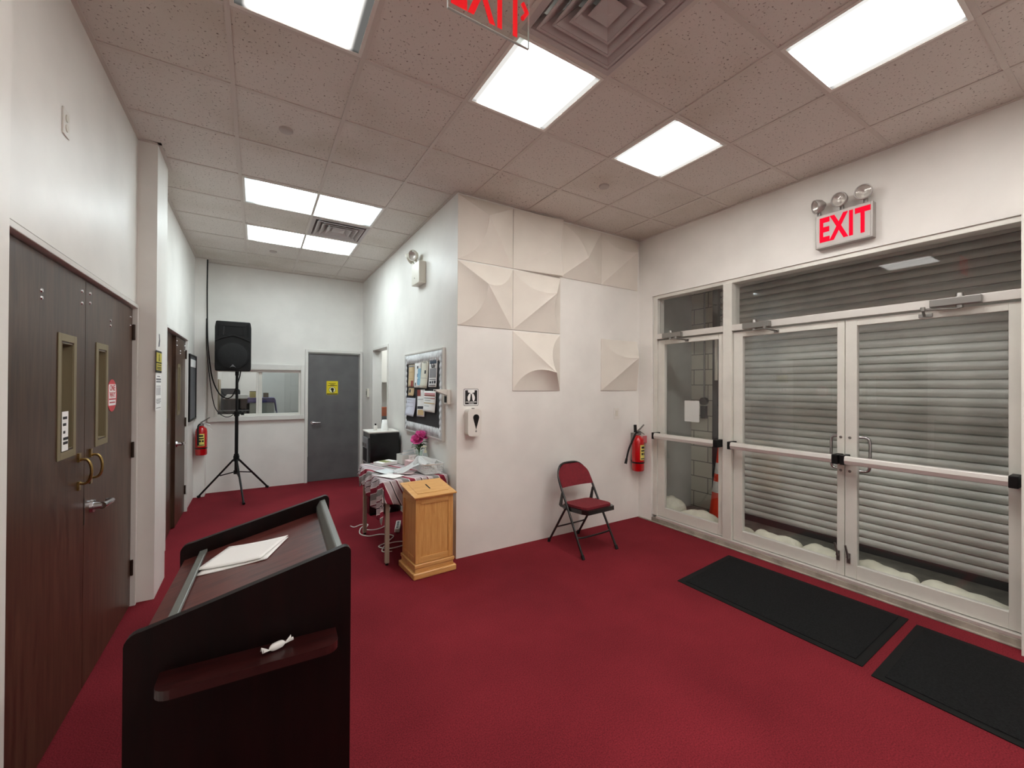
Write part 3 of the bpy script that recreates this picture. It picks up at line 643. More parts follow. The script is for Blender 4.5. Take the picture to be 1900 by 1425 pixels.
sandbag(4.20, 2.01, .40, pi/2, 'lumpy white sandbag behind the left leaf of the wide doors', 4, hh=.22)
sandbag(4.20, 1.61, .39, pi/2+.05, 'white sandbag behind the meeting stiles of the wide doors', 5, hh=.205)
sandbag(4.21, 1.22, .38, pi/2+.06, 'white sandbag behind the right leaf, next to the lower bolt', 6, hh=.21)
sandbag(4.20, .78, .48, pi/2-.02, 'long white sandbag at the right end behind the right leaf', 7, hh=.195)

# ------------------------------------------------------------------ exit sign with emergency heads on the right wall
M_exitred = emit_mat('lit exit letters', (1, .008, .035), .55)
M_signface = mat('brushed sign face', (176, 172, 168), .4, metal=.3)
M_lens = mat('lamp reflector', (214, 210, 204), .3, metal=.5)
t = thing('exit_sign', 'grey wall exit sign with red letters and three lamp heads above the doors', 'exit sign', (XR, 1.383, 2.70), -pi/2)
m = MB(); m.box(-.185, .185, -.07, 0, 0, .27); m.build('housing', M_signface, t, bevel=.006)
m = MB(); m.box(-.172, .172, -.073, -.069, .012, .258); fc = m.build('face_plate', mat('sign face', (198, 194, 190), .45), t)
text('letters', 'EXIT', .262, M_exitred, t, (.006, -.0745, .133), ext=.0015, bold=.009, sx=.56, sp=1.12, label='glowing red EXIT letters')
def lamp_head(parent, x, y, z, aim, r=.052):
    a = Vector(aim).normalized(); q = a.to_track_quat('-Y', 'Z').to_matrix().to_4x4(); Mx = Matrix.Translation((x, y, z)) @ q
    R90 = Matrix.Rotation(pi/2, 4, 'X')
    m = MB(); m.lathe([(r*.35, -.06), (r*.8, -.035), (r*1.05, 0), (r*1.05, .016), (r*.94, .018), (r*.90, .006)], (0, 0, 0), 28, Mx @ R90, caps=False)
    m.lathe([(0, -.061), (r*.35, -.06)], (0, 0, 0), 28, Mx @ R90, caps=False)
    h = m.build('lamp_head', M_signface if parent.name.startswith('exit') else M_offw, parent)
    m = MB(); m.lathe([(r*.93, .008), (r*.6, -.012), (r*.25, -.026), (.0, -.028)], (0, 0, 0), 28, Mx @ R90, caps=False); m.build('reflector', M_lens, h)
    m = MB(); m.lathe([(r*.93, .010), (r*.5, .016), (0, .018)], (0, 0, 0), 24, Mx @ R90, caps=False); m.build('lens', M_glass, h)
for x, aim in ((-.168, (-.75, -.8, -.25)), (-.014, (-.12, -1, -.18)), (.135, (.15, -1, -.12))):
    lamp_head(t, x, -.085, .345, aim)
    m = MB(); m.cyl((x, -.04, .27), (x, -.05, .33), .014, n=12); m.build('swivel', M_steel, t)
# hanging edge-lit exit sign
t = thing('hanging_exit_sign', 'clear hanging exit sign with red letters and a chevron at the ceiling', 'exit sign', (.748, 1.385, ZC), 0)
m = MB(); m.box(-.19, .19, -.03, .03, -.05, -.004); m.build('housing', M_white, t, bevel=.004)
m = MB(); m.box(-.172, .178, -.004, .004, -.405, -.051); ap = m.build('acrylic_panel', M_acry, t, bevel=.001)
M_edge = mat('acrylic edge highlight', (196, 204, 200), .25)  # pale strips paint the highlights along the panel's edges
m = MB(); m.box(-.172, .178, -.0045, .0045, -.4065, -.4035); m.build('bottom_edge', M_edge, t)
for x in (-.1735, .177):
    m = MB(); m.box(x, x+.0015, -.0045, .0045, -.405, -.052); m.build('side_edge', M_edge, t)
M_exr2 = mat('edge lit red', (235, 12, 20), .4); 
b_ = M_exr2.node_tree.nodes['Principled BSDF']; b_.inputs['Emission Color'].default_value = (1, .01, .02, 1); b_.inputs['Emission Strength'].default_value = .22
text('letters', 'EXIT', .30, M_exr2, t, (-.008, -.0058, -.290), ext=.001, bold=.006, sx=.49, sp=1.1, label='red EXIT letters')
m = MB(); m.tube([(.145, -.0055, -.238), (.166, -.0055, -.268), (.145, -.0055, -.298)], .009, 6); m.build('chevron', M_exr2, t)

# ------------------------------------------------------------------ sculpted felt panels on the middle wall
def felt_panel(x0, z0, apex, h, ridges, lab, b=.006):
    """apex (fx,fz) fractions from the top-left; ridges = bow of each ridge TL, TR, BR, BL"""
    t = None; S = .588; A = Vector((apex[0]*S, -h, (1-apex[1])*S))
    c_ = .006
    cs = [Vector((0, -c_, S)), Vector((S, -b, S)), Vector((S, -b, 0)), Vector((0, -c_, 0))]
    n = 14
    def ridge(k, q):
        c = cs[k]; bow = ridges[k]; d = A-c; pr = Vector((-d.z, 0, d.x)); pr.normalize()
        L = sqrt(d.x*d.x+d.z*d.z); lift = 4*q*(1-q)
        return c+d*q+pr*bow*L*lift+Vector((0, .10*h*lift*(1 if bow else 0), 0))
    m = MB()
    for k in range(4):
        k2 = (k+1) % 4
        def fn(u, v, k=k, k2=k2):
            a = ridge(k, u); b = ridge(k2, u); p = a.lerp(b, v)
            sag = .5*h*u*(1-u)*4*v*(1-v)*.5
            return (p.x, p.y+sag, p.z)
        m.grid(fn, n, 12)
    m.add([(0, 0, 0), (S, 0, 0), (S, 0, S), (0, 0, S), (0, -c_, 0), (S, -b, 0), (S, -b, S), (0, -c_, S)], [(0, 1, 5, 4), (1, 2, 6, 5), (2, 3, 7, 6), (3, 0, 4, 7)])
    o = m.build('acoustic_panel', M_acou, None); o.location = (x0, YP-.001, z0)
    return tag(o, lab, 'wall panel', 'sculpted white wall panels')
c = [1.549, 2.143, 2.730, 3.322]; rz = [2.733, 2.130, 1.527]
felt_panel(c[0], rz[0], (.44, .31), .135, (0, 0, 0, -.18), 'sculpted white wall panel touching the ceiling at the outer corner')
felt_panel(c[1], rz[0], (.93, .5), .066, (.0, 0, 0, 0), 'nearly flat white wall panel in the top row, second from the outer corner', b=.055)
felt_panel(c[2], rz[0], (.50, .62), .12, (.16, 0, 0, 0), 'sculpted white wall panel in the top row, third from the outer corner')
felt_panel(c[3], rz[0], (.82, .28), .11, (-.14, 0, 0, 0), 'sculpted white wall panel in the top row, in the room corner')
felt_panel(c[0], rz[1], (.43, .355), .13, (0, .18, 0, -.18), 'sculpted white wall panel in the second row at the outer corner')
felt_panel(c[1], rz[1], (.765, .34), .13, (-.14, 0, .10, 0), 'sculpted white wall panel in the second row, tip towards its right edge')
felt_panel(c[1], rz[2], (.765, .685), .13, (0, -.16, 0, .22), 'sculpted white wall panel hanging lowest in the left group')
felt_panel(c[3], rz[2], (.865, .34), .11, (-.14, 0, 0, 0), 'lone sculpted white wall panel above the light switch')

# ------------------------------------------------------------------ small things on the walls
def plate(name, lab, loc, rz_, w_=.072, h_=.118, toggles=1, group=None):
    t = thing(name, lab, 'light switch' if name == 'light_switch' else 'wall plate', loc, rz_, group)
    m = MB(); m.box(-w_/2, w_/2, -.006, 0, -h_/2, h_/2); m.build('cover_plate', M_white, t, bevel=.002)
    if toggles: 
        m = MB(); m.box(-.016, .016, -.009, -.006, -.033, .033); m.build('rocker', M_offw, t, bevel=.001)
    return t
plate('light_switch', 'white light switch on the wall above the folding chair and extinguisher', (3.572, YP, 1.262), 0, .085, .128)
t = plate('wall_outlet', 'white outlet plate high on the left wall above the near double door', (XL, 2.632, 2.745), pi/2, .075, .118, 0)
for z in (-.022, .022):
    m = MB(); m.cyl((0, -.006, z), (0, -.009, z), .016, n=16); m.build('socket', M_offw, t)
t = thing('thermostat', 'small grey thermostat beside the grey door on the corridor wall', 'thermostat', (XC, 6.95, 1.45), -pi/2)
m = MB(); m.box(-.05, .05, -.03, 0, -.07, .07); m.build('housing', M_offw, t, bevel=.006); m = MB(); m.box(-.02, .02, -.033, -.03, -.03, .03); m.build('display', M_steel, t)
# sanitiser sign and dispenser
t = thing('hand_sanitizer_sign', 'black and white hand sanitizer sign with two hands', 'sign', (1.693, YP, 1.468), 0)
m = MB(); m.prism(rrect(-.075, .075, -.078, .078, .01), -.002, 0, 'xz'); m.build('backing', M_ink, t)
m = MB(); m.prism(rrect(-.071, .071, -.074, .074, .008), -.003, -.002, 'xz'); m.build('border', M_paper, t)
m = MB(); m.prism(rrect(-.062, .062, -.065, .065, .002), -.004, -.003, 'xz'); m.build('field', M_ink, t)
m = MB(); m.prism([(-.034, .065), (-.034, .046), (-.012, .040), (0, .026), (.012, .040), (.034, .046), (.034, .065)], -.005, -.004, 'xz'); m.build('nozzle_symbol', M_paper, t)
for s in (-1, 1):
    m = MB(); P = [(s*(.024+.014*cos(a)-.010*sin(a)), .0+.036*sin(a)+.0) for a in [2*pi*i/20 for i in range(20)]]; P = [(x-s*.0+ (-s*.010 if z < 0 else 0)*(-z/.036), z) for x, z in P]
    m.prism(P, -.005, -.004, 'xz'); m.build('hand_symbol', M_paper, t)
text('lettering', 'HAND SANITIZER', .0145, M_paper, t, (0, -.0045, -.044), ext=.0004, bold=.0003, sx=.95)
text('lettering', 'STATION', .0125, M_paper, t, (0, -.0045, -.058), ext=.0004, bold=.0003)
t = thing('sanitizer_dispenser', 'white wall soap dispenser with a black teardrop window', 'dispenser', (1.692, YP, 1.115), 0)
m = MB()
prof = rrect(-.068, .068, 0, .248, .035, 7)
m.prism(prof, -.085, -.0, 'xz'); body = m.build('body', M_white, t, bevel=.012, seg=3)
m = MB(); P = [(0, .062)]+[(.030*cos(a), .170+.030*sin(a)) for a in [(-.12+1.24*i/14)*pi for i in range(15)]]
m.prism([(x+.012, z) for x, z in P], -.088, -.084, 'xz'); m.build('window', M_black, t)
m = MB(); m.prism([(.012, .06)]+[(.012+.008*cos(a), .044+.008*sin(a)) for a in [(-1.1+1.2*i/8)*pi for i in range(9)]], -.087, -.084, 'xz'); m.build('drop_mark', M_steel, t)
m = MB(); m.cyl((.0, -.045, .248), (.0, -.045, .256), .014, n=16); m.build('lock', M_steel, t)
# wall thermometer
t = thing('wall_thermometer', 'white angled thermometer scanner between the bulletin board and the corner', 'thermometer', (XC, 3.64, 1.40), -pi/2)
m = MB(); m.box(-.045, .045, -.035, 0, 0, .14); m.build('body', M_white, t, bevel=.006)
m = MB(); m.prism([(-.035, .095), (-.13, .128), (-.13, .138), (-.035, .14)], -.032, -.135, 'yz'); 
m = MB(); m.prism([(-.035, .085), (-.14, .125), (-.14, .14), (-.035, .14)], -.04, .04, 'yz'); m.build('scanner_head', M_white, t, bevel=.003)
m = MB(); m.box(-.028, .028, -.037, -.035, .015, .075); m.build('display', M_black, t); m = MB(); m.cyl((0, -.14, .131), (0, -.146, .131), .007, n=12); m.build('sensor', M_black, t)
# emergency light on the corridor wall
t = thing('emergency_light', 'white two-headed emergency light high on the corridor wall', 'emergency light', (XC, 4.41, 2.685), -pi/2)
m = MB(); m.box(-.125, .125, -.08, 0, 0, .235); m.build('housing', M_offw, t, bevel=.006); m = MB(); m.cyl((-.02, -.08, .07), (-.02, -.083, .07), .006, n=10); m.build('test_button', M_black, t)
for x, aim in ((-.04, (.45, -.9, -.25)), (-.17, (-.7, -.7, -.5))):
    lamp_head(t, x, -.09, .325, aim, .058); m = MB(); m.cyl((x*.6, -.05, .235), (x, -.07, .30), .013, n=12); m.build('swivel', M_offw, t)
# signs on the pilaster
t = thing('warning_sign', 'yellow and black notice on the pilaster beside the corridor double door', 'sign', (-.63, 4.045, 1.66), pi/2)
m = MB(); m.prism(rrect(-.105, .105, 0, .165, .008), -.003, 0, 'xz'); m.build('backing', M_ink, t)
m = MB(); m.prism(rrect(-.095, .095, .08, .150, .004), -.0045, -.003, 'xz'); m.prism(rrect(-.095, .095, .018, .070, .004), -.0045, -.003, 'xz'); m.build('field', mat('dull sign yellow', (196, 184, 60), .5), t)
m = MB(); m.prism([(-.012, .088), (.012, .088), (.006, .125), (-.006, .125)], -.0055, -.0045, 'xz'); m.prism(circ(0, .132, .009, 12), -.0055, -.0045, 'xz')
for z in (.054, .038, .026): m.box(-.075, .075, -.0055, -.0045, z, z+.006)
m.build('print', M_ink, t)
t = thing('notice', 'white notice with three figures on the pilaster below the yellow one', 'sign', (-.63, 4.045, 1.44), pi/2)
m = MB(); m.box(-.105, .105, -.0015, 0, -.06, .205); m.build('sheet', M_paper, t)
m = MB()
for z, a, hh in ((.19, .05, .006), (.165, .085, .012), (.148, .085, .010), (.02, .085, .004), (.01, .08, .004), (.0, .085, .004), (-.01, .06, .004), (-.045, .08, .004)): m.box(-a, a, -.0024, -.0015, z, z+hh)
for x in (-.055, 0, .055):
    m.prism(circ(x, .118, .008, 10), -.0024, -.0015, 'xz'); m.box(x-.009, x+.009, -.0024, -.0015, .052, .108)
m.build('print', mat('grey print', (110, 108, 112), .6), t)
m = MB(); m.prism([(-.02, 0), (.012, .005), (.03, .05), (.012, .095), (-.006, .10), (.004, .055), (-.012, .03)], -.0015, 0, 'xz'); o = m.build('wall_decal', mat('decal grey', (90, 88, 96), .6), None); o.location = (-.63, 4.06, 1.855); o.rotation_euler = (0, 0, pi/2); tag(o, 'small dark grey decal above the yellow notice on the pilaster', 'decal')
# side board on the left wall at the corridor end
t = thing('notice_board', 'black framed notice board on the left wall beyond the corridor double door', 'notice board', (XL, 6.86, 1.10), pi/2)
m = MB(); m.box(-.31, .31, -.02, 0, 0, .85); m.build('board', mat('grey felt board', (96, 98, 102), .8), t)
m = MB()
for a, b, c_, d in ((-.33, -.29, 0, .86), (.31, .33, 0, .86), (-.29, .31, 0, .02), (-.29, .31, .84, .86)): m.box(a, b, -.03, 0, c_, d)
m.build('frame', M_black, t); m = MB(); m.box(-.25, .26, -.026, -.02, .70, .80); m.build('sheet', M_paper, t)

# ------------------------------------------------------------------ bulletin board
t = thing('bulletin_board', 'black bulletin board with a ruffled white border on the corridor wall', 'bulletin board', (XC, 4.335, 1.035), -pi/2)
W2, HH = .600, .912
m = MB(); m.box(-W2+.02, W2-.02, -.018, 0, .02, HH-.02); m.build('backing', mat('black backing paper', (44, 44, 47), .7, bump=.4, bscale=3), t)
m = MB()
for a, b, c_, d in ((-W2, -W2+.02, 0, HH), (W2-.02, W2, 0, HH), (-W2+.02, W2-.02, 0, .02), (-W2+.02, W2-.02, HH-.02, HH)): m.box(a, b, -.028, 0, c_, d)
m.build('frame', M_alub, t, bevel=.003)
def scallop(x0, z0, x1, z1, wd, n_, nx, nz, amp):
    m = MB(); L = sqrt((x1-x0)**2+(z1-z0)**2); vs = []; N_ = n_*8
    for i in range(N_+1):
        u = i/N_; w_ = wd+amp*abs(sin(u*n_*pi)); x = x0+(x1-x0)*u; z = z0+(z1-z0)*u; y = -.024-.0012*sin(u*n_*pi*2)
        vs += [(x, y, z), (x+nx*w_, y, z+nz*w_)]
    m.add(vs, [(2*i, 2*i+1, 2*i+3, 2*i+2) for i in range(N_)], True); return m
M_bord = mat('crumpled white border', (222, 224, 226), .6, var=.2, vscale=16, bump=.6, bscale=18)
for a in ((-W2+.02, HH-.02, W2-.02, HH-.02, .09, 26, 0, -1, .018), (-W2+.02, .02, W2-.02, .02, .085, 26, 0, 1, .018), (W2-.02, .02, W2-.02, HH-.02, .055, 14, -1, 0, .014), (-W2+.02, .02, -W2+.02, HH-.02, .05, 14, 1, 0, .014)):
    scallop(*a).build('border_strip', M_bord, t, solid=.001)
def flyer(y0, z0, y1, z1, base, lab, marks=(), tilt=0, curl=.01, off=0, name='flyer'):
    """y0 > y1 : left and right edge in the world; marks = (u0,u1,v0,v1,material) fractions from the top left"""
    w_ = y0-y1; h_ = z0-z1
    t = thing(name, lab, 'flyer', (XC-.021-off, (y0+y1)/2, (z0+z1)/2), -pi/2, 'papers pinned to the bulletin board')
    def yy(v): return -.002-curl*(v**2)
    m = MB(); R = Matrix.Rotation(tilt, 4, 'Y')
    m.grid(lambda u, v: ((u-.5)*w_, yy(v), (.5-v)*h_), 2, 8, M=R); m.build('sheet', base, t, solid=.0008)
    by = {}
    for u0, u1, v0, v1, mm in marks: by.setdefault(mm.name, (mm, []))[1].append((u0, u1, v0, v1))
    for mm, L_ in by.values():
        m = MB()
        for u0, u1, v0, v1 in L_: m.grid(lambda a, b: ((u0+(u1-u0)*a-.5)*w_, yy(v0+(v1-v0)*b)-.0016, (.5-(v0+(v1-v0)*b))*h_), 1, 3, M=R)
        m.build('print', mm, t)
    return t
P_ = {k: mat('print '+k, v, .7) for k, v in dict(tan=(214, 190, 150), tan2=(196, 168, 128), blue=(150, 196, 220), dblue=(70, 120, 160), cream=(228, 226, 210), grey=(150, 150, 152), dark=(52, 54, 60), lav=(216, 218, 232), pink=(214, 140, 150), red=(150, 70, 62), gold=(206, 178, 130), black=(24, 24, 26), navy=(66, 80, 96)).items()}
flyer(4.787, 1.813, 4.585, 1.558, P_['tan'], 'tan flyer at the top left of the bulletin board', [(.05, .95, .02, .10, P_['grey']), (.05, .95, .32, .34, P_['tan2']), (.5, .9, .72, .98, P_['red']), (.1, .8, .62, .64, P_['tan2'])])
flyer(4.782, 1.547, 4.590, 1.455, P_['tan'], 'small tan card below the tan flyer on the bulletin board', [(.15, .4, .2, .6, P_['dark']), (.1, .9, .75, .9, P_['tan2'])])
flyer(4.570, 1.833, 4.365, 1.550, M_paper, 'white and blue flyer in the top row of the bulletin board', [(.55, 1, .25, .9, P_['blue']), (.4, .6, .15, .25, P_['dark']), (.45, .7, .45, .58, P_['dblue']), (.15, .3, .8, .92, P_['dark']), (.5, .8, .66, .86, P_['dblue'])])
flyer(4.350, 1.843, 4.130, 1.548, P_['cream'], 'cream flyer in the top row with a small dark emblem', [(.5, .7, .36, .48, P_['dark']), (.05, .95, .64, .65, P_['grey']), (.3, .8, .08, .1, P_['grey'])], tilt=.03, curl=.02)
fl = flyer(4.108, 1.848, 3.884, 1.561, M_paper, 'flyer headed Rally at the top right of the bulletin board', [(.08, .92, .04, .18, P_['navy']), (.08, .92, .34, .68, P_['grey']), (.1, .9, .72, .76, P_['grey']), (.12, .35, .80, .88, P_['dark']), (.42, .6, .79, .88, P_['dark']), (.68, .9, .78, .88, P_['dark']), (.1, .9, .93, .955, P_['dark'])])
text('lettering', 'Rally', .065, P_['dark'], fl, (0, -.0045, .07), ext=.0004, bold=.001)
flyer(4.850, 1.441, 4.534, 1.225, P_['lav'], 'pale lavender sheet at the left edge of the bulletin board', [(.0, 1, .0, .05, P_['dark']), (.1, .55, .14, .16, P_['grey']), (.1, .8, .3, .31, P_['grey']), (.1, .8, .5, .51, P_['grey'])], curl=.03)
flyer(4.466, 1.531, 4.225, 1.238, M_paper, 'tilted collage flyer with a dark red top corner', [(0, .45, .0, .24, P_['red']), (.05, .95, .62, .72, P_['dark']), (.1, .9, .75, .95, P_['gold']), (.1, .8, .35, .37, P_['grey'])], tilt=-.04, off=.002)
flyer(4.250, 1.519, 3.909, 1.303, M_paper, 'white list with red and grey bands overlapping the collage flyer', [(.05, .95, .19, .25, P_['red']), (.05, .6, .33, .37, P_['grey']), (.6, .95, .33, .37, P_['red']), (.05, .95, .1, .17, P_['pink']), (.05, .95, .57, .61, P_['gold']), (.1, .6, .45, .47, P_['grey']), (.1, .5, .72, .74, P_['grey'])], curl=.012, off=.005)

# ------------------------------------------------------------------ fire extinguishers
def extinguisher(lab, loc, rz_, s=1.0, hose=True, tagg=True):
    t = thing('fire_extinguisher', lab, 'fire extinguisher', loc, rz_, 'fire extinguishers')
    r = .068*s; y = -.09*s; H = .40*s
    m = MB(); m.lathe([(r*.9, 0), (r, .012*s), (r, H*.80), (r*.88, H*.90), (r*.5, H*.97), (r*.30, H)], (0, y, 0), 32); m.build('cylinder', M_red, t)
    m = MB(); m.grid(lambda u, v: (r*1.012*sin(-.5+u*1.1), y-r*1.012*cos(-.5+u*1.1), H*(.32+.42*v)), 10, 2); lb = m.build('label', mat('extinguisher label', (226, 214, 110), .5) if 'extinguisher label' not in MATS else MATS['extinguisher label'], t)
    m = MB()
    for a, b, u0, u1 in ((.64, .70, .2, .8), (.56, .60, .15, .9), (.46, .52, .2, .5), (.46, .52, .6, .9), (.34, .37, .1, .95)): m.grid(lambda u, v: (r*1.02*sin(-.5+(u0+(u1-u0)*u)*1.1), y-r*1.02*cos(-.5+(u0+(u1-u0)*u)*1.1), H*(a+(b-a)*v)), 6, 1)
    m.build('print', M_ink, lb)
    m = MB(); m.lathe([(r*1.03, H*.22), (r*1.03, H*.26)], (0, y, 0), 32, caps=False); m.box(-.012, .012, y+r, 0, H*.22, H*.26); m.build('strap', M_blackm, t)
    m = MB(); m.cyl((0, y, H), (0, y, H+.045*s), .016*s); m.box(-.012*s, .012*s, y-.03*s, y+.02*s, H+.03*s, H+.05*s); v = m.build('valve', M_steel, t, bevel=.002)
    m = MB(); m.tube([(-.01*s, y, H+.045*s), (.03*s, y, H+.07*s), (.095*s, y, H+.115*s)], [.010*s, .009*s, .008*s], 8, flat=.6); m.tube([(0, y, H+.03*s), (.05*s, y, H+.03*s), (.10*s, y, H+.005*s)], [.010*s, .009*s, .007*s], 8, flat=.6); m.build('lever', M_steel, v)
    m = MB(); m.cyl((0, y-.02*s, H+.02*s), (0, y-.032*s, H+.02*s), .016*s, n=14); m.build('gauge', M_chrome, v)
    m = MB(); m.box(-.02*s, .02*s, y+r*.6, 0, H*.75, H*1.05); m.build('wall_hook', M_steel, t)
    if hose:
        m = MB(); m.tube(smooth_path([(-.01*s, y, H+.03*s), (-.055*s, y-.01, H+.02*s), (-.10*s, y-.01, H-.05*s), (-.15*s, y, H*.62), (-.185*s, y, H*.36)], 5), .010*s, 10); m.cyl((-.183*s, y, H*.38), (-.20*s, y, H*.24), .013*s, .015*s, 12); m.build('hose', M_rubber, t)
        m = MB(); m.cyl((-.045*s, y, H+.035*s), (-.05*s, y, H+.12*s), .017*s, n=12); m.build('hose_clip', M_rubber, t)
    else:
        m = MB(); m.tube(smooth_path([(-.01*s, y-.02, H+.03*s), (-.03*s, y-.06, H), (-.03*s, y-r-.012, H*.7), (-.028*s, y-r-.015, H*.35)], 5), .011*s, 10); m.build('hose', M_rubber, t)
        m = MB(); m.tube([(.03*s, y, H), (.09*s, y-.01, H*.93), (.12*s, y-.01, H*.84)], .004, 6); m.build('pull_tag', M_paper, v)
    if tagg:
        m = MB(); m.box(.035*s, .105*s, y-.035*s, y-.032*s, H*.78, H*.98, Matrix.Rotation(.0, 4, 'Y')); m.build('inspection_tag', mat('tag red print', (206, 110, 116), .6), t)
extinguisher('red fire extinguisher with a side hose hanging in the corner near the glass doors', (3.836, YP, .585), 0, 1.04)
extinguisher('red fire extinguisher hanging in the far left corner behind the speaker stand', (-.645, 7.2, .60), 0, 1.0, hose=False, tagg=False)

# ------------------------------------------------------------------ loudspeaker and stand
SX, SY = -.236, 6.98
t = thing('speaker_stand', 'black tripod speaker stand in the corridor before the office window', 'speaker stand', (SX, SY, 0), 0)
m = MB(); m.cyl((0, 0, .34), (0, 0, 1.16), .022, n=20); m.build('lower_pole', M_blackm, t)
m = MB(); m.cyl((0, 0, 1.16), (0, 0, 1.70), .0175, n=20); m.build('upper_pole', M_blackm, t)
m = MB(); m.cyl((0, 0, 1.13), (0, 0, 1.20), .032, n=20); m.cyl((0, 0, 1.165), (.075, -.02, 1.165), .011, n=10); m.cyl((.07, -.02, 1.145), (.07, -.02, 1.185), .02, n=12); m.build('locking_collar', M_black, t)
m = MB(); m.cyl((0, 0, .50), (0, 0, .575), .036, n=20); m.cyl((0, 0, .575), (0, 0, .60), .03, n=20); m.build('leg_hub', M_black, t)
m = MB(); m.cyl((0, 0, .32), (0, 0, .37), .032, n=20); m.build('brace_hub', M_black, t)
for fx, fy in ((-.705+.03, 7.14), (-.134, 6.441), (.149, 7.336-.01)):
    d = Vector((fx-SX, fy-SY, 0)); e = d.normalized()
    m = MB(); m.tube([e*.035+Vector((0, 0, .52)), d+Vector((0, 0, .022))], .014, 10, flat=.8); lg = m.build('leg', M_blackm, t)
    m = MB(); m.tube([d*.96+Vector((0, 0, .03)), d*1.02+Vector((0, 0, .017))], .018, 10); m.build('rubber_foot', M_rubber, lg)
    m = MB(); m.tube([e*.03+Vector((0, 0, .345)), d*.44+Vector((0, 0, .30))], .008, 8); m.build('brace', M_blackm, t)
t = thing('loudspeaker', 'black loudspeaker mounted on the tripod stand', 'loudspeaker', (SX-.035, SY-.02, 1.70), radians(-2))
m = MB()
prof = [(-.205, .0), (.205, .0), (.212, .06), (.212, .60), (.20, .685), (-.20, .685), (-.212, .60), (-.212, .06)]
vs = [(x, -.15, z) for x, z in prof]+[(x*.62, .17, .05+z*.88) for x, z in prof]; k = len(prof)
m.add(vs, [tuple(range(k)), tuple(range(2*k-1, k-1, -1))]+[(i, (i+1) % k, k+(i+1) % k, k+i) for i in range(k)]); cab = m.build('cabinet', M_black, t, bevel=.018, seg=3)
cab.location = (0, 0, .055)
M_sp = mat('speaker front plastic', (17, 17, 18), .5, spec=.3); M_grille = mat('speaker grille', (6, 6, 7), .7, bump=.6, bscale=220)
m = MB(); n = 40; P = [(0+.172*cos(2*pi*i/n), .275+.172*sin(2*pi*i/n)) for i in range(n)]
m.prism(circ(0, .275, .182, 40, .185), -.166, -.150, 'xz'); m.build('woofer_ring', M_sp, t, bevel=.004)
m = MB(); m.lathe([(.0, 0), (.09, .004), (.150, .012), (.168, .018)], (0, 0, 0), 40, Matrix.Translation((0, -.186, .275)) @ Matrix.Rotation(-pi/2, 4, 'X'), caps=False); m.build('woofer_grille', M_grille, t)
m = MB(); m.prism([(-.13, .67), (.13, .67), (.155, .70), (.155, .715), (-.155, .715), (-.155, .70)], -.158, -.15, 'xz'); m.prism([(-.20, .46), (-.13, .50), (0, .545), (.13, .50), (.20, .46), (.20, .475), (.13, .52), (0, .565), (-.13, .52), (-.20, .475)], -.168, -.15, 'xz'); m.build('horn_surround', M_sp, t, bevel=.003)
m = MB(); m.add([(-.11, -.152, .68), (.11, -.152, .68), (.12, -.152, .545), (-.12, -.152, .545), (-.03, -.120, .66), (.03, -.120, .66), (.03, -.120, .57), (-.03, -.120, .57)], [(0, 1, 5, 4), (1, 2, 6, 5), (2, 3, 7, 6), (3, 0, 4, 7), (4, 5, 6, 7)]); hn = m.build('horn', M_sp, t); hn.location = (0, -.004, 0)
for s in (-1, 1):
    m = MB(); m.prism(rrect(s*.168-.011, s*.168+.011, .53, .69, .008), -.1545, -.151, 'xz'); m.build('port_slot', M_blackin, t)
m = MB(); m.add([(-.036, -.1905, .105), (0, -.1905, .150), (.036, -.1905, .105), (.012, -.1905, .118), (-.012, -.1905, .118)], [(0, 4, 1), (4, 3, 1), (3, 2, 1)]); em = m.build('emblem', mat('emblem grey', (112, 112, 114), .4), t, solid=.003, label='small grey triangular emblem'); em.location = (0, 0, 0)
m = MB(); m.cyl((.035, .02, .0), (.035, .02, .06), .024, n=16); m.build('pole_socket', M_blackm, t)
def cable(pts, r, lab, m_=None, name='cable', cat='cable', n=8):
    m = MB(); m.tube(smooth_path(pts, 8), r, n); return tag(m.build(name, m_ or M_rubber, None), lab, cat)
cable([(-.598, 7.19, 3.33), (-.60, 7.185, 2.9), (-.592, 7.18, 2.3), (-.575, 7.17, 2.0), (-.53, 7.15, 1.66), (-.45, 7.12, 1.45), (-.36, 7.10, 1.38), (-.29, 7.1, 1.42), (-.235, 7.07, 1.58), (-.20, 7.03, 1.72), (-.19, 7.03, 1.90)], .008, 'thick black cable running from the ceiling to the loudspeaker')
cable([(-.605, 7.188, 2.5), (-.60, 7.18, 2.1), (-.565, 7.16, 1.7), (-.52, 7.14, 1.35), (-.47, 7.12, 1.20), (-.38, 7.1, 1.12), (-.30, 7.09, 1.13), (-.25, 7.04, 1.20)], .0055, 'thin black cable looping lower beside the stand pole')

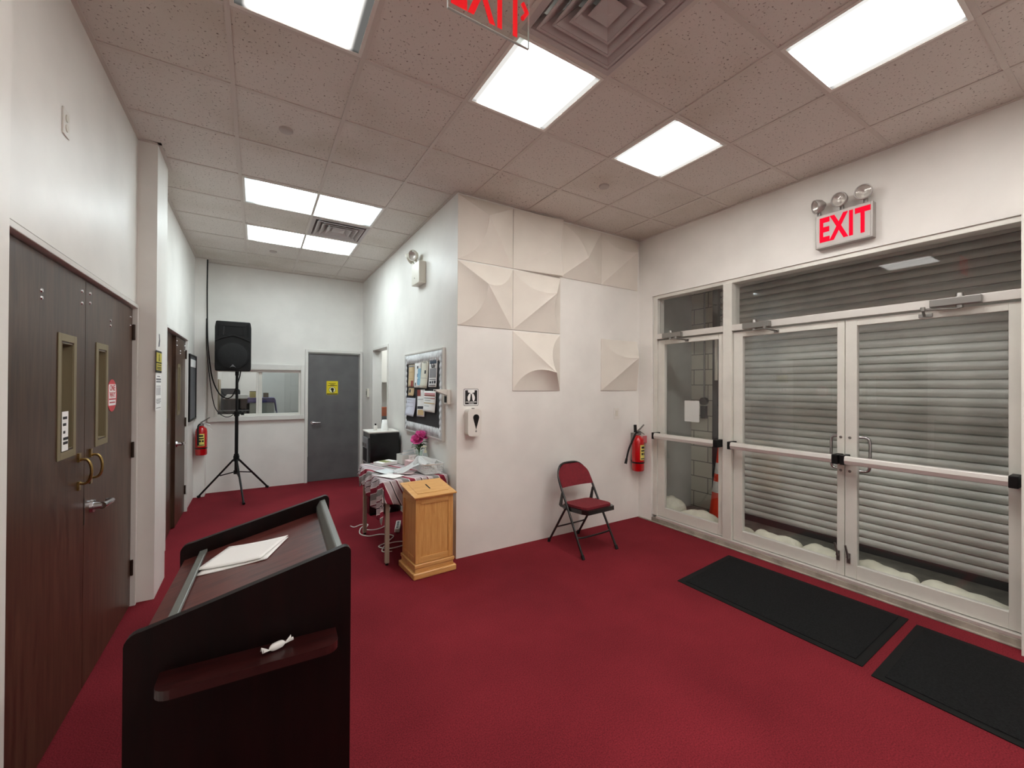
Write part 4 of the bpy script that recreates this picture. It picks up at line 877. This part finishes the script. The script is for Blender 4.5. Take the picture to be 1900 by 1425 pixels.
# ------------------------------------------------------------------ folding chair
t = thing('folding_chair', 'black folding chair with red padded seat and back by the white wall', 'chair', (2.745, 3.112, 0), radians(2.5))
M_ch = mat('chair black enamel', (20, 18, 19), .3, coat=.3); M_pad = mat('red chair fabric', (122, 26, 38), .85, var=.15, vscale=60, bump=.3, bscale=200)
XW = .212
def ft(z): return -.255+.56*z
arch = [(-XW-.01, ft(0.015), .015), (-XW, ft(.42), .42), (-XW+.004, ft(.62), .62), (-XW+.022, ft(.70), .70), (-XW+.07, ft(.765), .765), (-.07, ft(.792), .792), (.07, ft(.792), .792), (XW-.07, ft(.765), .765), (XW-.022, ft(.70), .70), (XW-.004, ft(.62), .62), (XW, ft(.42), .42), (XW+.01, ft(.015), .015)]
m = MB(); m.tube(smooth_path(arch, 4), .0115, 10); m.build('front_frame', M_ch, t)
for s in (-1, 1):
    m = MB(); m.tube([(s*(XW-.012), .262, .015), (s*(XW-.016), .12, .24), (s*(XW-.018), .02, .40), (s*(XW-.018), -.0, .435)], .011, 10); lg = m.build('rear_leg', M_ch, t)
    m = MB(); m.cyl((s*(XW-.012), .268, 0), (s*(XW-.012), .258, .035), .015, n=12); m.build('rubber_foot', M_rubber, lg)
    m = MB(); m.cyl((s*(XW+.01), ft(0), 0), (s*(XW+.01), ft(.035), .035), .0155, n=12); m.build('rubber_foot', M_rubber, t)
    m = MB(); m.prism([(.085, .400), (.105, .412), (.068, .545), (.048, .535), (.062, .425), (.0, .415), (.0, .395)], s*(XW-.006)-.004, s*(XW-.006)+.004, 'yz'); m.build('hinge_plate', M_ch, t)
m = MB(); m.tube(smooth_path([(-XW-.006, ft(.17), .17), (-XW*.8, ft(.17)-.02, .165), (0, ft(.17)-.024, .163), (XW*.8, ft(.17)-.02, .165), (XW+.006, ft(.17), .17)], 4), .009, 8); m.build('front_stretcher', M_ch, t)
m = MB(); m.tube(smooth_path([(-XW+.013, .155, .185), (-XW*.78, .165, .175), (0, .17, .172), (XW*.78, .165, .175), (XW-.013, .155, .185)], 4), .008, 8); m.build('rear_stretcher', M_ch, t)
S0 = [(-.185, .075), (-.20, -.02), (-.197, -.20), (-.17, -.265), (.17, -.265), (.197, -.20), (.20, -.02), (.185, .075), (.14, .10), (-.14, .10)]
tl = Matrix.Translation((0, 0, .402)) @ Matrix.Rotation(radians(-3), 4, 'X')
m = MB(); m.prism(S0, -.022, .016, 'xy', M=tl); m.build('seat_pan', M_ch, t, bevel=.008, seg=2)
m = MB(); m.prism([(x*.9, -.075+(y+.08)*.87) for x, y in S0], .017, .038, 'xy', M=tl); m.build('seat_pad', M_pad, t, bevel=.010, seg=4)
m = MB()
zb0, zb1 = .585, .786
def bk(u, v, off):
    z = zb0+(zb1-zb0)*v; hw = XW-.006
    if z > .66: q = (z-.66)/(.79-.66); hw = (XW-.006)*max(0, 1-q**2.6*.55)
    x = (2*u-1)*hw; y = ft(z)+.022*(1-(2*u-1)**2)+off-.006
    return (x, y, z)
m.grid(lambda u, v: bk(u, v, -.012-.008*(1-abs(2*u-1)**4)*(1-abs(2*v-1)**4)), 16, 12); m.build('backrest_pad', M_pad, t)
m = MB(); m.grid(lambda u, v: bk(u, v, .004), 16, 12); m.build('backrest_shell', M_ch, t, solid=.004)

# ------------------------------------------------------------------ door mats
M_mat = mat('black mat pile', (27, 28, 29), .95, var=.35, vscale=90, bump=.7, bscale=130, spec=.15); M_mate = mat('mat rubber edge', (15, 16, 16), .8, spec=.25)
def doormat(lab, P):
    t = thing('door_mat', lab, 'door mat', (sum(p[0] for p in P)/4, sum(p[1] for p in P)/4, 0), 0, 'black door mats')
    c_ = t.location; Q = [(p[0]-c_.x, p[1]-c_.y) for p in P]
    m = MB(); m.prism(Q, .0005, .005, 'xy'); m.build('rubber_border', M_mate, t, bevel=.002)
    k = 1
    def ins(q, d): 
        L = sqrt(q[0]**2+q[1]**2); return (q[0]-(d if q[0] > 0 else -d), q[1]-(d if q[1] > 0 else -d))
    m = MB(); m.prism([ins(q, .045) for q in Q], .005, .009, 'xy'); m.build('pile', M_mat, t, bevel=.0015)
doormat('long black door mat before the left leaf of the wide glass doors', [(2.912, 2.145), (2.914, .944), (3.782, .972), (3.765, 2.222)])
doormat('black door mat at the right edge, before the right glass leaf', [(2.866, .890), (2.854, -.35), (3.76, -.33), (3.74, .922)])

# ------------------------------------------------------------------ table group against the corridor wall
M_tleg = mat('taupe table metal', (176, 164, 146), .45)
TZ = .735
t = thing('side_table', 'small table with square taupe legs under the striped cloth', 'table', (1.235, 4.10, 0), 0)
m = MB(); m.box(-.285, .285, -.46, .46, TZ-.03, TZ); m.build('tabletop', mat('tabletop white', (214, 210, 200), .5), t, bevel=.004)
m = MB(); m.box(-.26, .26, -.435, .435, TZ-.09, TZ-.03); m.build('apron', M_tleg, t)
for x in (-.27, .235):
    for y in (-.455, .42):
        m = MB(); m.box(x, x+.035, y, y+.035, .018, TZ-.03); lg = m.build('leg', M_tleg, t, bevel=.002)
        m = MB(); m.cyl((x+.0175, y+.0175, 0), (x+.0175, y+.0175, .018), .015, n=12); m.build('glide', M_black, lg)
def stripes_mat():
    m = mat('striped tablecloth', (200, 196, 196), .85); nt = m.node_tree; N = nt.nodes.new; L = nt.links.new; b = nt.nodes['Principled BSDF']
    uv = N('ShaderNodeUVMap'); sp = N('ShaderNodeSeparateXYZ'); L(uv.outputs[0], sp.inputs[0])
    mu = N('ShaderNodeMath'); mu.operation = 'MULTIPLY'; mu.inputs[1].default_value = 1/.26; L(sp.outputs[0], mu.inputs[0])
    fr_ = N('ShaderNodeMath'); fr_.operation = 'FRACT'; L(mu.outputs[0], fr_.inputs[0])
    r = N('ShaderNodeValToRGB'); r.color_ramp.interpolation = 'CONSTANT'; L(fr_.outputs[0], r.inputs[0])
    seq = [(0, (136, 134, 132)), (.20, (232, 222, 222)), (.23, (142, 34, 58)), (.40, (236, 226, 226)), (.43, (196, 184, 188)), (.60, (40, 36, 44)), (.63, (232, 222, 222)), (.66, (190, 178, 182)), (.80, (120, 60, 74)), (.84, (236, 226, 226)), (.87, (206, 196, 198))]
    cr = r.color_ramp; cr.elements[0].position = 0; cr.elements[0].color = (*lin(seq[0][1]), 1); cr.elements[1].position = seq[1][0]; cr.elements[1].color = (*lin(seq[1][1]), 1)
    for p, c_ in seq[2:]: e = cr.elements.new(p); e.color = (*lin(c_), 1)
    L(r.outputs[0], b.inputs['Base Color']); return m
M_stripe = stripes_mat()
# cloth sheet laid askew over the top; overhang falls with folds
m = MB(); uvs = []; cxx, cyy = 1.20, 4.06; ang = radians(-14); Lx, Ly = .98, 1.34; nu, nv = 84, 110
tx0, tx1, ty0, ty1 = .95-.004, 1.52, 3.64-.004, 4.56+.004
vs = []
for i in range(nu+1):
    for j in range(nv+1):
        a = (i/nu-.5)*Lx; b = (j/nv-.5)*Ly
        x = cxx+a*cos(ang)-b*sin(ang); y = cyy+a*sin(ang)+b*cos(ang)
        x = min(x, XC-.012+ (0)) if x > XC-.012 else x
        qx, qy = min(max(x, tx0), tx1), min(max(y, ty0), ty1); dx, dy = x-qx, y-qy; d = sqrt(dx*dx+dy*dy)
        if d < 1e-6:
            px, py, pz = x, y, TZ+.004+.0015*sin(x*31+y*17)
        else:
            ex, ey = dx/d, dy/d; per = (qy-qx)*26
            corner = (abs(dx) > 1e-6 and abs(dy) > 1e-6)
            th = atan2(dy, dx) if corner else 0
            out = min(d, .012)+min(1, d/.12)*(.016+.016*sin(per+8*th)+.010*sin(2.3*per+1))
            if ex > .5: out = min(out, XC-.008-qx)
            px, py = qx+ex*out, qy+ey*out; pz = TZ+.004-max(0, d-.010)*.97
        vs.append((px, py, max(pz, .30))); uvs.append((a*.80+b*.60, b))
m.add(vs, [(i*(nv+1)+j, (i+1)*(nv+1)+j, (i+1)*(nv+1)+j+1, i*(nv+1)+j+1) for i in range(nu) for j in range(nv)], True); m.uv = uvs
tag(m.build('tablecloth', M_stripe, None, solid=.0012), 'grey, maroon and white striped cloth draped askew over the small table', 'tablecloth')
ZT_ = TZ+.008
# papers, booklet, box of leaflets, vase, pump bottle, basket with plastic
def sheet(name, lab, x, y, rz_, w_, h_, m_, z=ZT_, th=.002, cat='paper', group=None, curl=.0):
    m = MB(); m.grid(lambda u, v: ((u-.5)*w_, (v-.5)*h_, curl*(2*u-1)**2), 6, 4); o = m.build(name, m_, None, solid=th); o.location = (x, y, z+th); o.rotation_euler = (0, 0, rz_); return tag(o, lab, cat, group)
sheet('leaflet', 'white leaflet lying on the near left corner of the striped cloth', 1.045, 3.80, .5, .15, .21, M_paper, curl=.004)
sheet('leaflet', 'pale blue leaflet lying beside the white one on the striped cloth', 1.06, 4.02, .3, .15, .21, mat('bluish paper', (222, 230, 232), .7), curl=.005)
sheet('napkin', 'pale pink napkin in front of the white basket', 1.20, 3.86, .9, .17, .17, mat('pink tissue', (236, 214, 214), .8), curl=.01)
t = thing('booklet_stack', 'stack of white and green booklets at the far end of the table', 'booklets', (1.16, 4.40, ZT_), .35)
for k in range(3):
    m = MB(); m.box(-.10, .10, -.07, .07, k*.011, k*.011+.010, Matrix.Rotation(.04*k, 4, 'Z')); m.build('booklet', M_paper, t, bevel=.001)
m = MB(); m.box(-.05, .03, -.068, .068, .0325, .0335); m.build('cover_print', mat('olive cover', (140, 146, 92), .6), t)
t = thing('leaflet_box', 'white open box of leaflets and small papers behind the flowers', 'box', (1.38, 4.36, ZT_), .15)
m = MB()
for a in ((-.09, .09, -.07, .07, 0, .006), (-.09, -.085, -.07, .07, 0, .10), (.085, .09, -.07, .07, 0, .10), (-.085, .085, -.07, -.065, 0, .10), (-.085, .085, .065, .07, 0, .10)): m.box(*a)
m.build('body', mat('pale cardboard', (222, 222, 216), .6), t)
for k in range(5):
    m = MB(); m.box(-.07+.01*k, .07, -.05+.022*k, -.046+.022*k, .01, .115+.012*(k % 3), Matrix.Rotation(.08*(k-2), 4, 'Y')); m.build('leaflet', M_paper if k % 2 else MATS['bluish paper'], t)
t = thing('tissue_box', 'pink and white tissue box beside the flower vase', 'tissue box', (1.36, 4.13, ZT_), .1)
m = MB(); m.box(-.06, .06, -.06, .06, 0, .07); m.build('carton', mat('tissue box pink', (236, 208, 210), .6), t, bevel=.003)
m = MB(); m.grid(lambda u, v: ((u-.5)*.05*(1+v), .02*sin(u*7)*(1-v)+.012*sin(v*5), .068+.055*v), 10, 6); m.build('tissue', M_paper, t, solid=.001)
# vase with roses
t = thing('flower_vase', 'clear glass vase of pink roses on the striped cloth', 'flowers in a vase', (1.462, 4.22, ZT_), 0)
m = MB(); m.lathe([(.030, 0), (.034, .01), (.030, .05), (.034, .11), (.042, .15), (.040, .15), (.032, .11), (.028, .05), (.031, .012), (0, .01)], n=28, caps=False); m.build('vase', M_vase, t)
def rose(cx, cy, cz, r, seed, tiltx, tilty):
    rnd = random.Random(seed); m = MB(); R = Matrix.Translation((cx, cy, cz)) @ Matrix.Rotation(tiltx, 4, 'X') @ Matrix.Rotation(tilty, 4, 'Y')
    for ring_, (k, rad, op, hh) in enumerate(((3, .22, .15, .95), (4, .42, .35, .95), (5, .68, .65, .85), (6, .92, 1.0, .65))):
        for q in range(k):
            a0 = 2*pi*q/k+ring_*.7+rnd.uniform(-.1, .1); sp = 2.3*pi/k/1.0*.62
            def fn(u, v, a0=a0, sp=sp, rad=rad, op=op, hh=hh):
                a = a0+(u-.5)*2*sp*(1-.25*v*v); rr = r*(.12+rad*(sin(v*pi/2)**.8)*(.75+.35*op*v)); rr *= 1-.12*abs(2*u-1)**2
                zz = r*(-.45+hh*1.1*v-.25*op*v*v*v)-r*.10*abs(2*u-1)**2*v+r*.04*sin(9*u+seed)
                return (rr*cos(a), rr*sin(a), zz)
            m.grid(fn, 7, 6, M=R)
    return m.build('rose', M_rose, t, solid=.0015)
rose(-.035, -.035, .275, .062, 3, .7, -.35); rose(.022, -.02, .315, .066, 8, .45, .3); rose(.0, .045, .29, .055, 5, -.4, .1)
for k in range(6):
    a = k*1.05; m = MB(); m.tube(smooth_path([(.012*cos(a), .012*sin(a), .012), (.0, .0, .11), (.03*cos(a+.5), .03*sin(a+.5), .255)], 4), .0028, 6); m.build('stem', M_leaf, t)
for k in range(11):
    a = k*2.4; L_ = .055+.01*(k % 3); R = Matrix.Translation((.02*cos(a), .02*sin(a), .15+.012*(k % 6))) @ Matrix.Rotation(a, 4, 'Z') @ Matrix.Rotation(-.3-.12*(k % 3), 4, 'Y')
    m = MB(); m.grid(lambda u, v: (L_*u, .022*(v-.5)*2*sin(pi*min(.98, u+.02))**.8, .012*sin(pi*u)-.02*u*u+.006*abs(2*v-1)), 8, 4, M=R); m.build('leaf', M_leaf, t, solid=.0006)
t = thing('pump_bottle', 'clear pump bottle with a cream pump beside the roses', 'bottle', (1.472, 4.06, ZT_), 0)
m = MB(); m.lathe([(.026, 0), (.030, .006), (.030, .11), (.022, .135), (.012, .145)], n=24); m.build('bottle', glass_mat('gel bottle', (.86, .92, .92), 1.4, haze=.25), t)
m = MB(); m.cyl((0, 0, .145), (0, 0, .17), .014, .012, 16); m.cyl((0, 0, .17), (0, 0, .205), .005, n=10); m.box(-.040, .012, -.008, .008, .203, .214); m.build('pump', mat('cream plastic', (236, 230, 200), .4), t, bevel=.002)
# basket
t = thing('basket', 'white slotted plastic basket on the near right corner of the striped cloth', 'basket', (1.42, 3.80, ZT_), 0)
M_pl = mat('white translucent plastic', (236, 234, 232), .35)
def bask(z): return .085+.22*z*.5, .115+.22*z*.5
m = MB()
for k in range(5):
    z = .004+k*.021; a, b = bask(z); m.tube([(-a, -b, z), (a, -b, z), (a, b, z), (-a, b, z)], .0022, 6, closed=True)
for k in range(13):
    s = -1+2*k/12
    for (fa, fb) in ((s, -1), (s, 1), (-1, s), (1, s)):
        a0, b0 = bask(0); a1, b1 = bask(.09); m.tube([(fa*a0, fb*b0, .003), (fa*a1, fb*b1, .09)], .0018, 5)
m.build('slats', M_pl, t)
a, b = bask(.092); m = MB(); m.tube([(-a, -b, .094), (a, -b, .094), (a, b, .094), (-a, b, .094)], .006, 8, closed=True); m.build('rim', M_pl, t)
m = MB(); m.box(-.085, .085, -.115, .115, 0, .003); m.build('basket_bottom', M_pl, t)
rnd = random.Random(4); m = MB()
def bag(u, v):
    a = u*2*pi; h_ = v; r = (.115*(1-h_)**.75+.012)*(1+.20*sin(5*a+3*h_)+.10*sin(11*a+7*h_))
    return (r*cos(a)*.80-.045*h_, r*sin(a)*1.0+.05*h_, .055+.085*h_+.035*(1-h_)*sin(3*a+1))
m.grid(bag, 60, 14); o = m.build('plastic_bag', glass_mat('frosted film', (.95, .96, .97), 1.3, rough=.25, haze=.72), None, weld=True); o.location = (1.40, 3.83, ZT_+.01); tag(o, 'crumpled clear plastic bag heaped in the white basket', 'plastic bag')
m = MB()
m.grid(lambda u, v: (-.02-.20*u, (v-.5)*(.20-.05*u)+.04*u, .075*(1-u)**1.2+.008*sin(9*v+6*u)+.006), 14, 12); o = m.build('plastic_film', MATS.get('frosted film') or glass_mat('frosted film b', (.95, .96, .97), 1.3, rough=.25, haze=.6), None, solid=.001); o.location = (1.335, 3.86, ZT_+.004); tag(o, 'sheet of clear plastic film spilling from the basket over the cloth', 'plastic film')

# ------------------------------------------------------------------ wooden collection box
t = thing('donation_box', 'oak collection box on a stepped base with a slot in its sloping lid', 'donation box', (1.266, 3.43, 0), radians(3))
bw, bd = .160, .148; zf, zr = .668, .716
m = MB(); m.prism([(-bd, .10), (bd, .10), (bd, zr-.012), (-bd, zf-.012)], -bw, bw, 'yz'); m.build('cabinet', M_oak, t)
for s in (-1, 1):   # raised frame on each side and on the front
    for a, b in ((-bd, -bd+.035), (bd-.035, bd)):
        m = MB(); m.box(s*bw, s*(bw+.008), a, b, .12, zf-.02); m.build('stile', M_oak, t, bevel=.002)
    for za, zb in ((.12, .165), (zf-.065, zf-.02)):
        m = MB(); m.box(s*bw, s*(bw+.008), -bd+.035, bd-.035, za, zb); m.build('rail', M_oak, t, bevel=.002)
for a, b in ((-bw-.008, -bw+.038), (bw-.038, bw+.008)):
    m = MB(); m.box(a, b, -bd-.008, -bd, .12, zf-.02); m.build('stile', M_oak, t, bevel=.002)
for za, zb in ((.12, .168), (zf-.07, zf-.02)):
    m = MB(); m.box(-bw+.038, bw-.038, -bd-.008, -bd, za, zb); m.build('rail', M_oakh, t, bevel=.002)
m = MB(); m.box(-bw-.018, bw+.018, -bd-.018, bd+.018, .085, .115); m.box(-bw-.012, bw+.012, -bd-.012, bd+.012, .05, .085); m.build('base_moulding', M_oakh, t, bevel=.005, seg=3)
m = MB(); m.box(-bw-.032, bw+.032, -bd-.032, bd+.032, 0, .05); m.build('plinth', M_oakh, t, bevel=.010, seg=3)
sl = atan2(zr-zf, 2*bd); LM = Matrix.Translation((0, -bd, zf-.008)) @ Matrix.Rotation(sl, 4, 'X')
m = MB(); m.box(-bw-.03, bw+.03, -.035, 2*bd+.02, 0, .014, LM); lid = m.build('lid', M_oakh, t, bevel=.004)
m = MB(); m.box(-bw+.02, bw-.02, .03, 2*bd-.045, .0145, .018, LM); m.build('lid_panel', M_oakh, lid, bevel=.003)
m = MB(); m.box(-.006, .006, .10, .20, .0182, .0192, LM @ Matrix.Translation((.0, 0, 0))); m.build('slot', M_blackin, lid)

# ------------------------------------------------------------------ water cooler with cups on top
t = thing('water_cooler', 'black water cooler standing against the corridor wall beyond the table', 'water cooler', (1.345, 5.32, 0), 0)
m = MB(); m.box(-.18, .18, -.19, .19, .02, .99); m.build('body', mat('gloss black', (14, 14, 15), .18), t, bevel=.012, seg=3)
m = MB(); m.box(-.19, .175, -.185, .185, .991, 1.008); m.build('top', M_white, t, bevel=.004)
m = MB(); m.box(-.196, -.181, -.13, .13, .62, .93); pn = m.build('front_panel', mat('grey appliance panel', (120, 122, 126), .35), t, bevel=.004)
m = MB(); m.box(-.200, -.197, -.10, .10, .64, .80); m.build('dispensing_niche', M_blackin, pn)
for y in (-.05, .05):
    m = MB(); m.box(-.215, -.20, y-.012, y+.012, .82, .86); m.build('tap', M_steel, pn)
m = MB(); m.box(-.17, .17, -.18, .18, 0, .02); m.build('foot', M_black, t)
t = thing('paper_cup', 'upturned stack of white paper cups on the water cooler', 'cup', (1.38, 5.29, 1.009), 0)
m = MB(); m.lathe([(.045, 0), (.030, .13), (.0, .13)], n=24); m.build('cup', M_paper, t); m = MB(); m.lathe([(.047, .0), (.047, .006), (.045, .006)], n=24, caps=False); m.build('rim', M_paper, t)
t = thing('spray_bottle', 'small white bottle with a dark cap beside the paper cups', 'bottle', (1.27, 5.30, 1.009), 0)
m = MB(); m.lathe([(.022, 0), (.022, .05), (.013, .065)], n=20); m.build('bottle', M_white, t); m = MB(); m.cyl((0, 0, .065), (0, 0, .085), .010, n=12); m.build('cap', M_black, t)

# ------------------------------------------------------------------ cords and power strip under the table
cable([(1.02, 4.78, .006), (.97, 4.70, .006), (.94, 4.55, .006), (1.0, 4.44, .006), (1.12, 4.42, .008), (1.22, 4.30, .012), (1.10, 4.16, .008), (1.02, 4.10, .006), (1.10, 4.0, .006), (1.28, 4.02, .010), (1.42, 4.16, .008), (1.40, 4.34, .01)], .0055, 'white extension cord looping on the carpet under the table', M_white)
cable([(.90, 4.86, .006), (.93, 4.80, .006), (1.00, 4.80, .02), (1.06, 4.74, .03), (1.02, 4.66, .006), (1.12, 4.60, .006), (1.24, 4.66, .02), (1.30, 4.80, .06), (1.36, 4.95, .12)], .005, 'white appliance cord behind the table leg', M_white)
cable([(1.10, 3.92, .006), (1.02, 3.97, .006), (1.10, 4.09, .02), (1.26, 4.10, .012), (1.38, 3.98, .006), (1.45, 3.85, .006)], .005, 'white cord looping nearest the collection box', M_white)
t = thing('power_strip', 'white power strip leaning under the table', 'power strip', (1.33, 4.52, .028), radians(70))
m = MB(); m.box(-.14, .14, -.026, .026, -.02, .02); m.build('body', M_white, t, bevel=.005)
for k in range(5):
    m = MB(); m.box(-.11+.045*k, -.085+.045*k, -.012, .012, .0202, .022); m.build('socket', M_black, t)

# ------------------------------------------------------------------ lectern
A = Vector((.216, 1.157)); rr = radians(-2.515); dv = Vector((cos(rr), sin(rr))); wv = Vector((-sin(rr), cos(rr)))
LD, LW, LZ, LZ0 = .4535, .588, 1.150, 1.034
loc = A-dv*LD/2+wv*LW/2
t = thing('lectern', 'dark mahogany lectern with a sloping top in the foreground', 'lectern', (loc.x, loc.y, 0), rr)
hx, hy = LD/2, LW/2; sl = (LZ-LZ0)/LD
def zt(x): return LZ0+(x+hx)*sl
def side_poly():
    P = [(-hx, 0), (hx, 0)]
    r = .018
    for i in range(6): a = i/5; P.append((hx-r+r*cos(a*pi/2*.92), LZ-r*.9+r*sin(a*pi/2)*.9-(1-0)*0+0))
    r = .03
    for i in range(6): a = i/5; P.append((-hx+r-r*sin(a*pi/2), zt(-hx+r)-(r)*(1-cos(a*pi/2))*.9))
    return P
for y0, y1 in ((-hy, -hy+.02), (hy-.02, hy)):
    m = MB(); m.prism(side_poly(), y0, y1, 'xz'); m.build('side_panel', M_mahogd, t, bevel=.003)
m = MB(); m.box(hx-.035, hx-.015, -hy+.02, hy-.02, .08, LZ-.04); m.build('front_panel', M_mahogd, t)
th = atan2(sl, 1); dp = .048
m = MB(); m.prism([(-hx+.012, zt(-hx+.012)-dp-.02), (hx-.045, zt(hx-.045)-dp-.02), (hx-.045, zt(hx-.045)-dp), (-hx+.012, zt(-hx+.012)-dp)], -hy+.02, hy-.02, 'xz'); m.build('reading_surface', M_mahog, t)
m = MB(); a = -hx+.052; m.prism([(a, zt(a)-dp+.0005), (a+.022, zt(a+.022)-dp+.0005), (a+.022, zt(a+.022)-dp+.012), (a, zt(a)-dp+.012)], -hy+.021, hy-.021, 'xz'); m.build('book_stop', mat('strip with ceiling sheen', (112, 116, 112), .35), t, bevel=.003)  # the ceiling's reflection on the strip is put into its grey colour
m = MB(); a = hx-.045; m.prism([(a, zt(a)-dp-.03), (a+.03, zt(a)-dp-.03), (a+.03, zt(a+.03)-.008), (a+.012, zt(a+.012)-.008), (a, zt(a)-.026)], -hy+.021, hy-.021, 'xz'); m.build('top_ledge', MATS['strip with ceiling sheen'], t, bevel=.004)  # ledge carries the same painted ceiling reflection
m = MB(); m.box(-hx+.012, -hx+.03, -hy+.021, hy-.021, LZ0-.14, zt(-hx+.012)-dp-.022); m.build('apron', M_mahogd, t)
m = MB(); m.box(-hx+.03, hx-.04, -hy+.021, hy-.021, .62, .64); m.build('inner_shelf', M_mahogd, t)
def shelf_poly():
    P = [(-.165, 0), (.190, 0)]; r = .03; e = -.078
    for i in range(6): a = i/5*pi/2; P.append((.190-r+r*cos(a), e+r-r*sin(a)))
    for i in range(6): a = i/5*pi/2; P.append((-.165+r-r*sin(a), e+r-r*cos(a)))
    return P
m = MB(); m.prism([(x, y-hy-.0005) for x, y in shelf_poly()], .925, .945, 'xy'); m.build('side_shelf', M_mahogs, t, bevel=.005, seg=3)
for y in (-hy+.05, hy-.05):
    for x in (-hx+.04, hx-.06): pass
# sheets and sweet on the lectern
def on_top(x, y): return (x, y, zt(x)-dp)
LM = Matrix.Translation((loc.x, loc.y, 0)) @ Matrix.Rotation(rr, 4, 'Z')
def lect_sheet(lab, cx, cy, ang, w_, h_, lift, curl):
    o_ = MB(); R = Matrix.Rotation(ang, 2)
    def fn(u, v):
        p = R @ Vector(((u-.5)*w_, (v-.5)*h_)); x, y = cx+p.x, cy+p.y
        return (x, y, zt(x)-dp+lift+curl*(2*u-1)**2)
    o_.grid(fn, 12, 8, M=Matrix.Identity(4)); o = o_.build('paper_sheet', M_paper, None, solid=.0012); o.matrix_world = LM; return tag(o, lab, 'paper')
lect_sheet('white paper sheet lying underneath on the lectern top', -.036, .085, radians(-25), .205, .138, .0015, .002)
lect_sheet('white paper sheet lying uppermost on the lectern top', -.038, .103, radians(-32.7), .205, .138, .006, .003)
t = thing('wrapped_sweet', 'white twisted sweet wrapper on the side shelf of the lectern', 'sweet', tuple(LM @ Vector((.058, -hy-.036, .9465))), .35)
m = MB(); m.grid(lambda u, v: ((u-.5)*.036, (.0075*(1-(2*u-1)**4)+.001)*cos(v*2*pi)*(1+.2*sin(9*v)), .009+(.0075*(1-(2*u-1)**4)+.001)*sin(v*2*pi)), 14, 14); m.build('sweet_body', M_paper, t)
for s in (-1, 1):
    m = MB(); m.grid(lambda u, v: (s*(.016+.017*u), (v-.5)*(.004+.018*u), .006+.006*sin(11*v)*u+.006*u), 6, 10); m.build('twist', M_paper, t, solid=.0006)
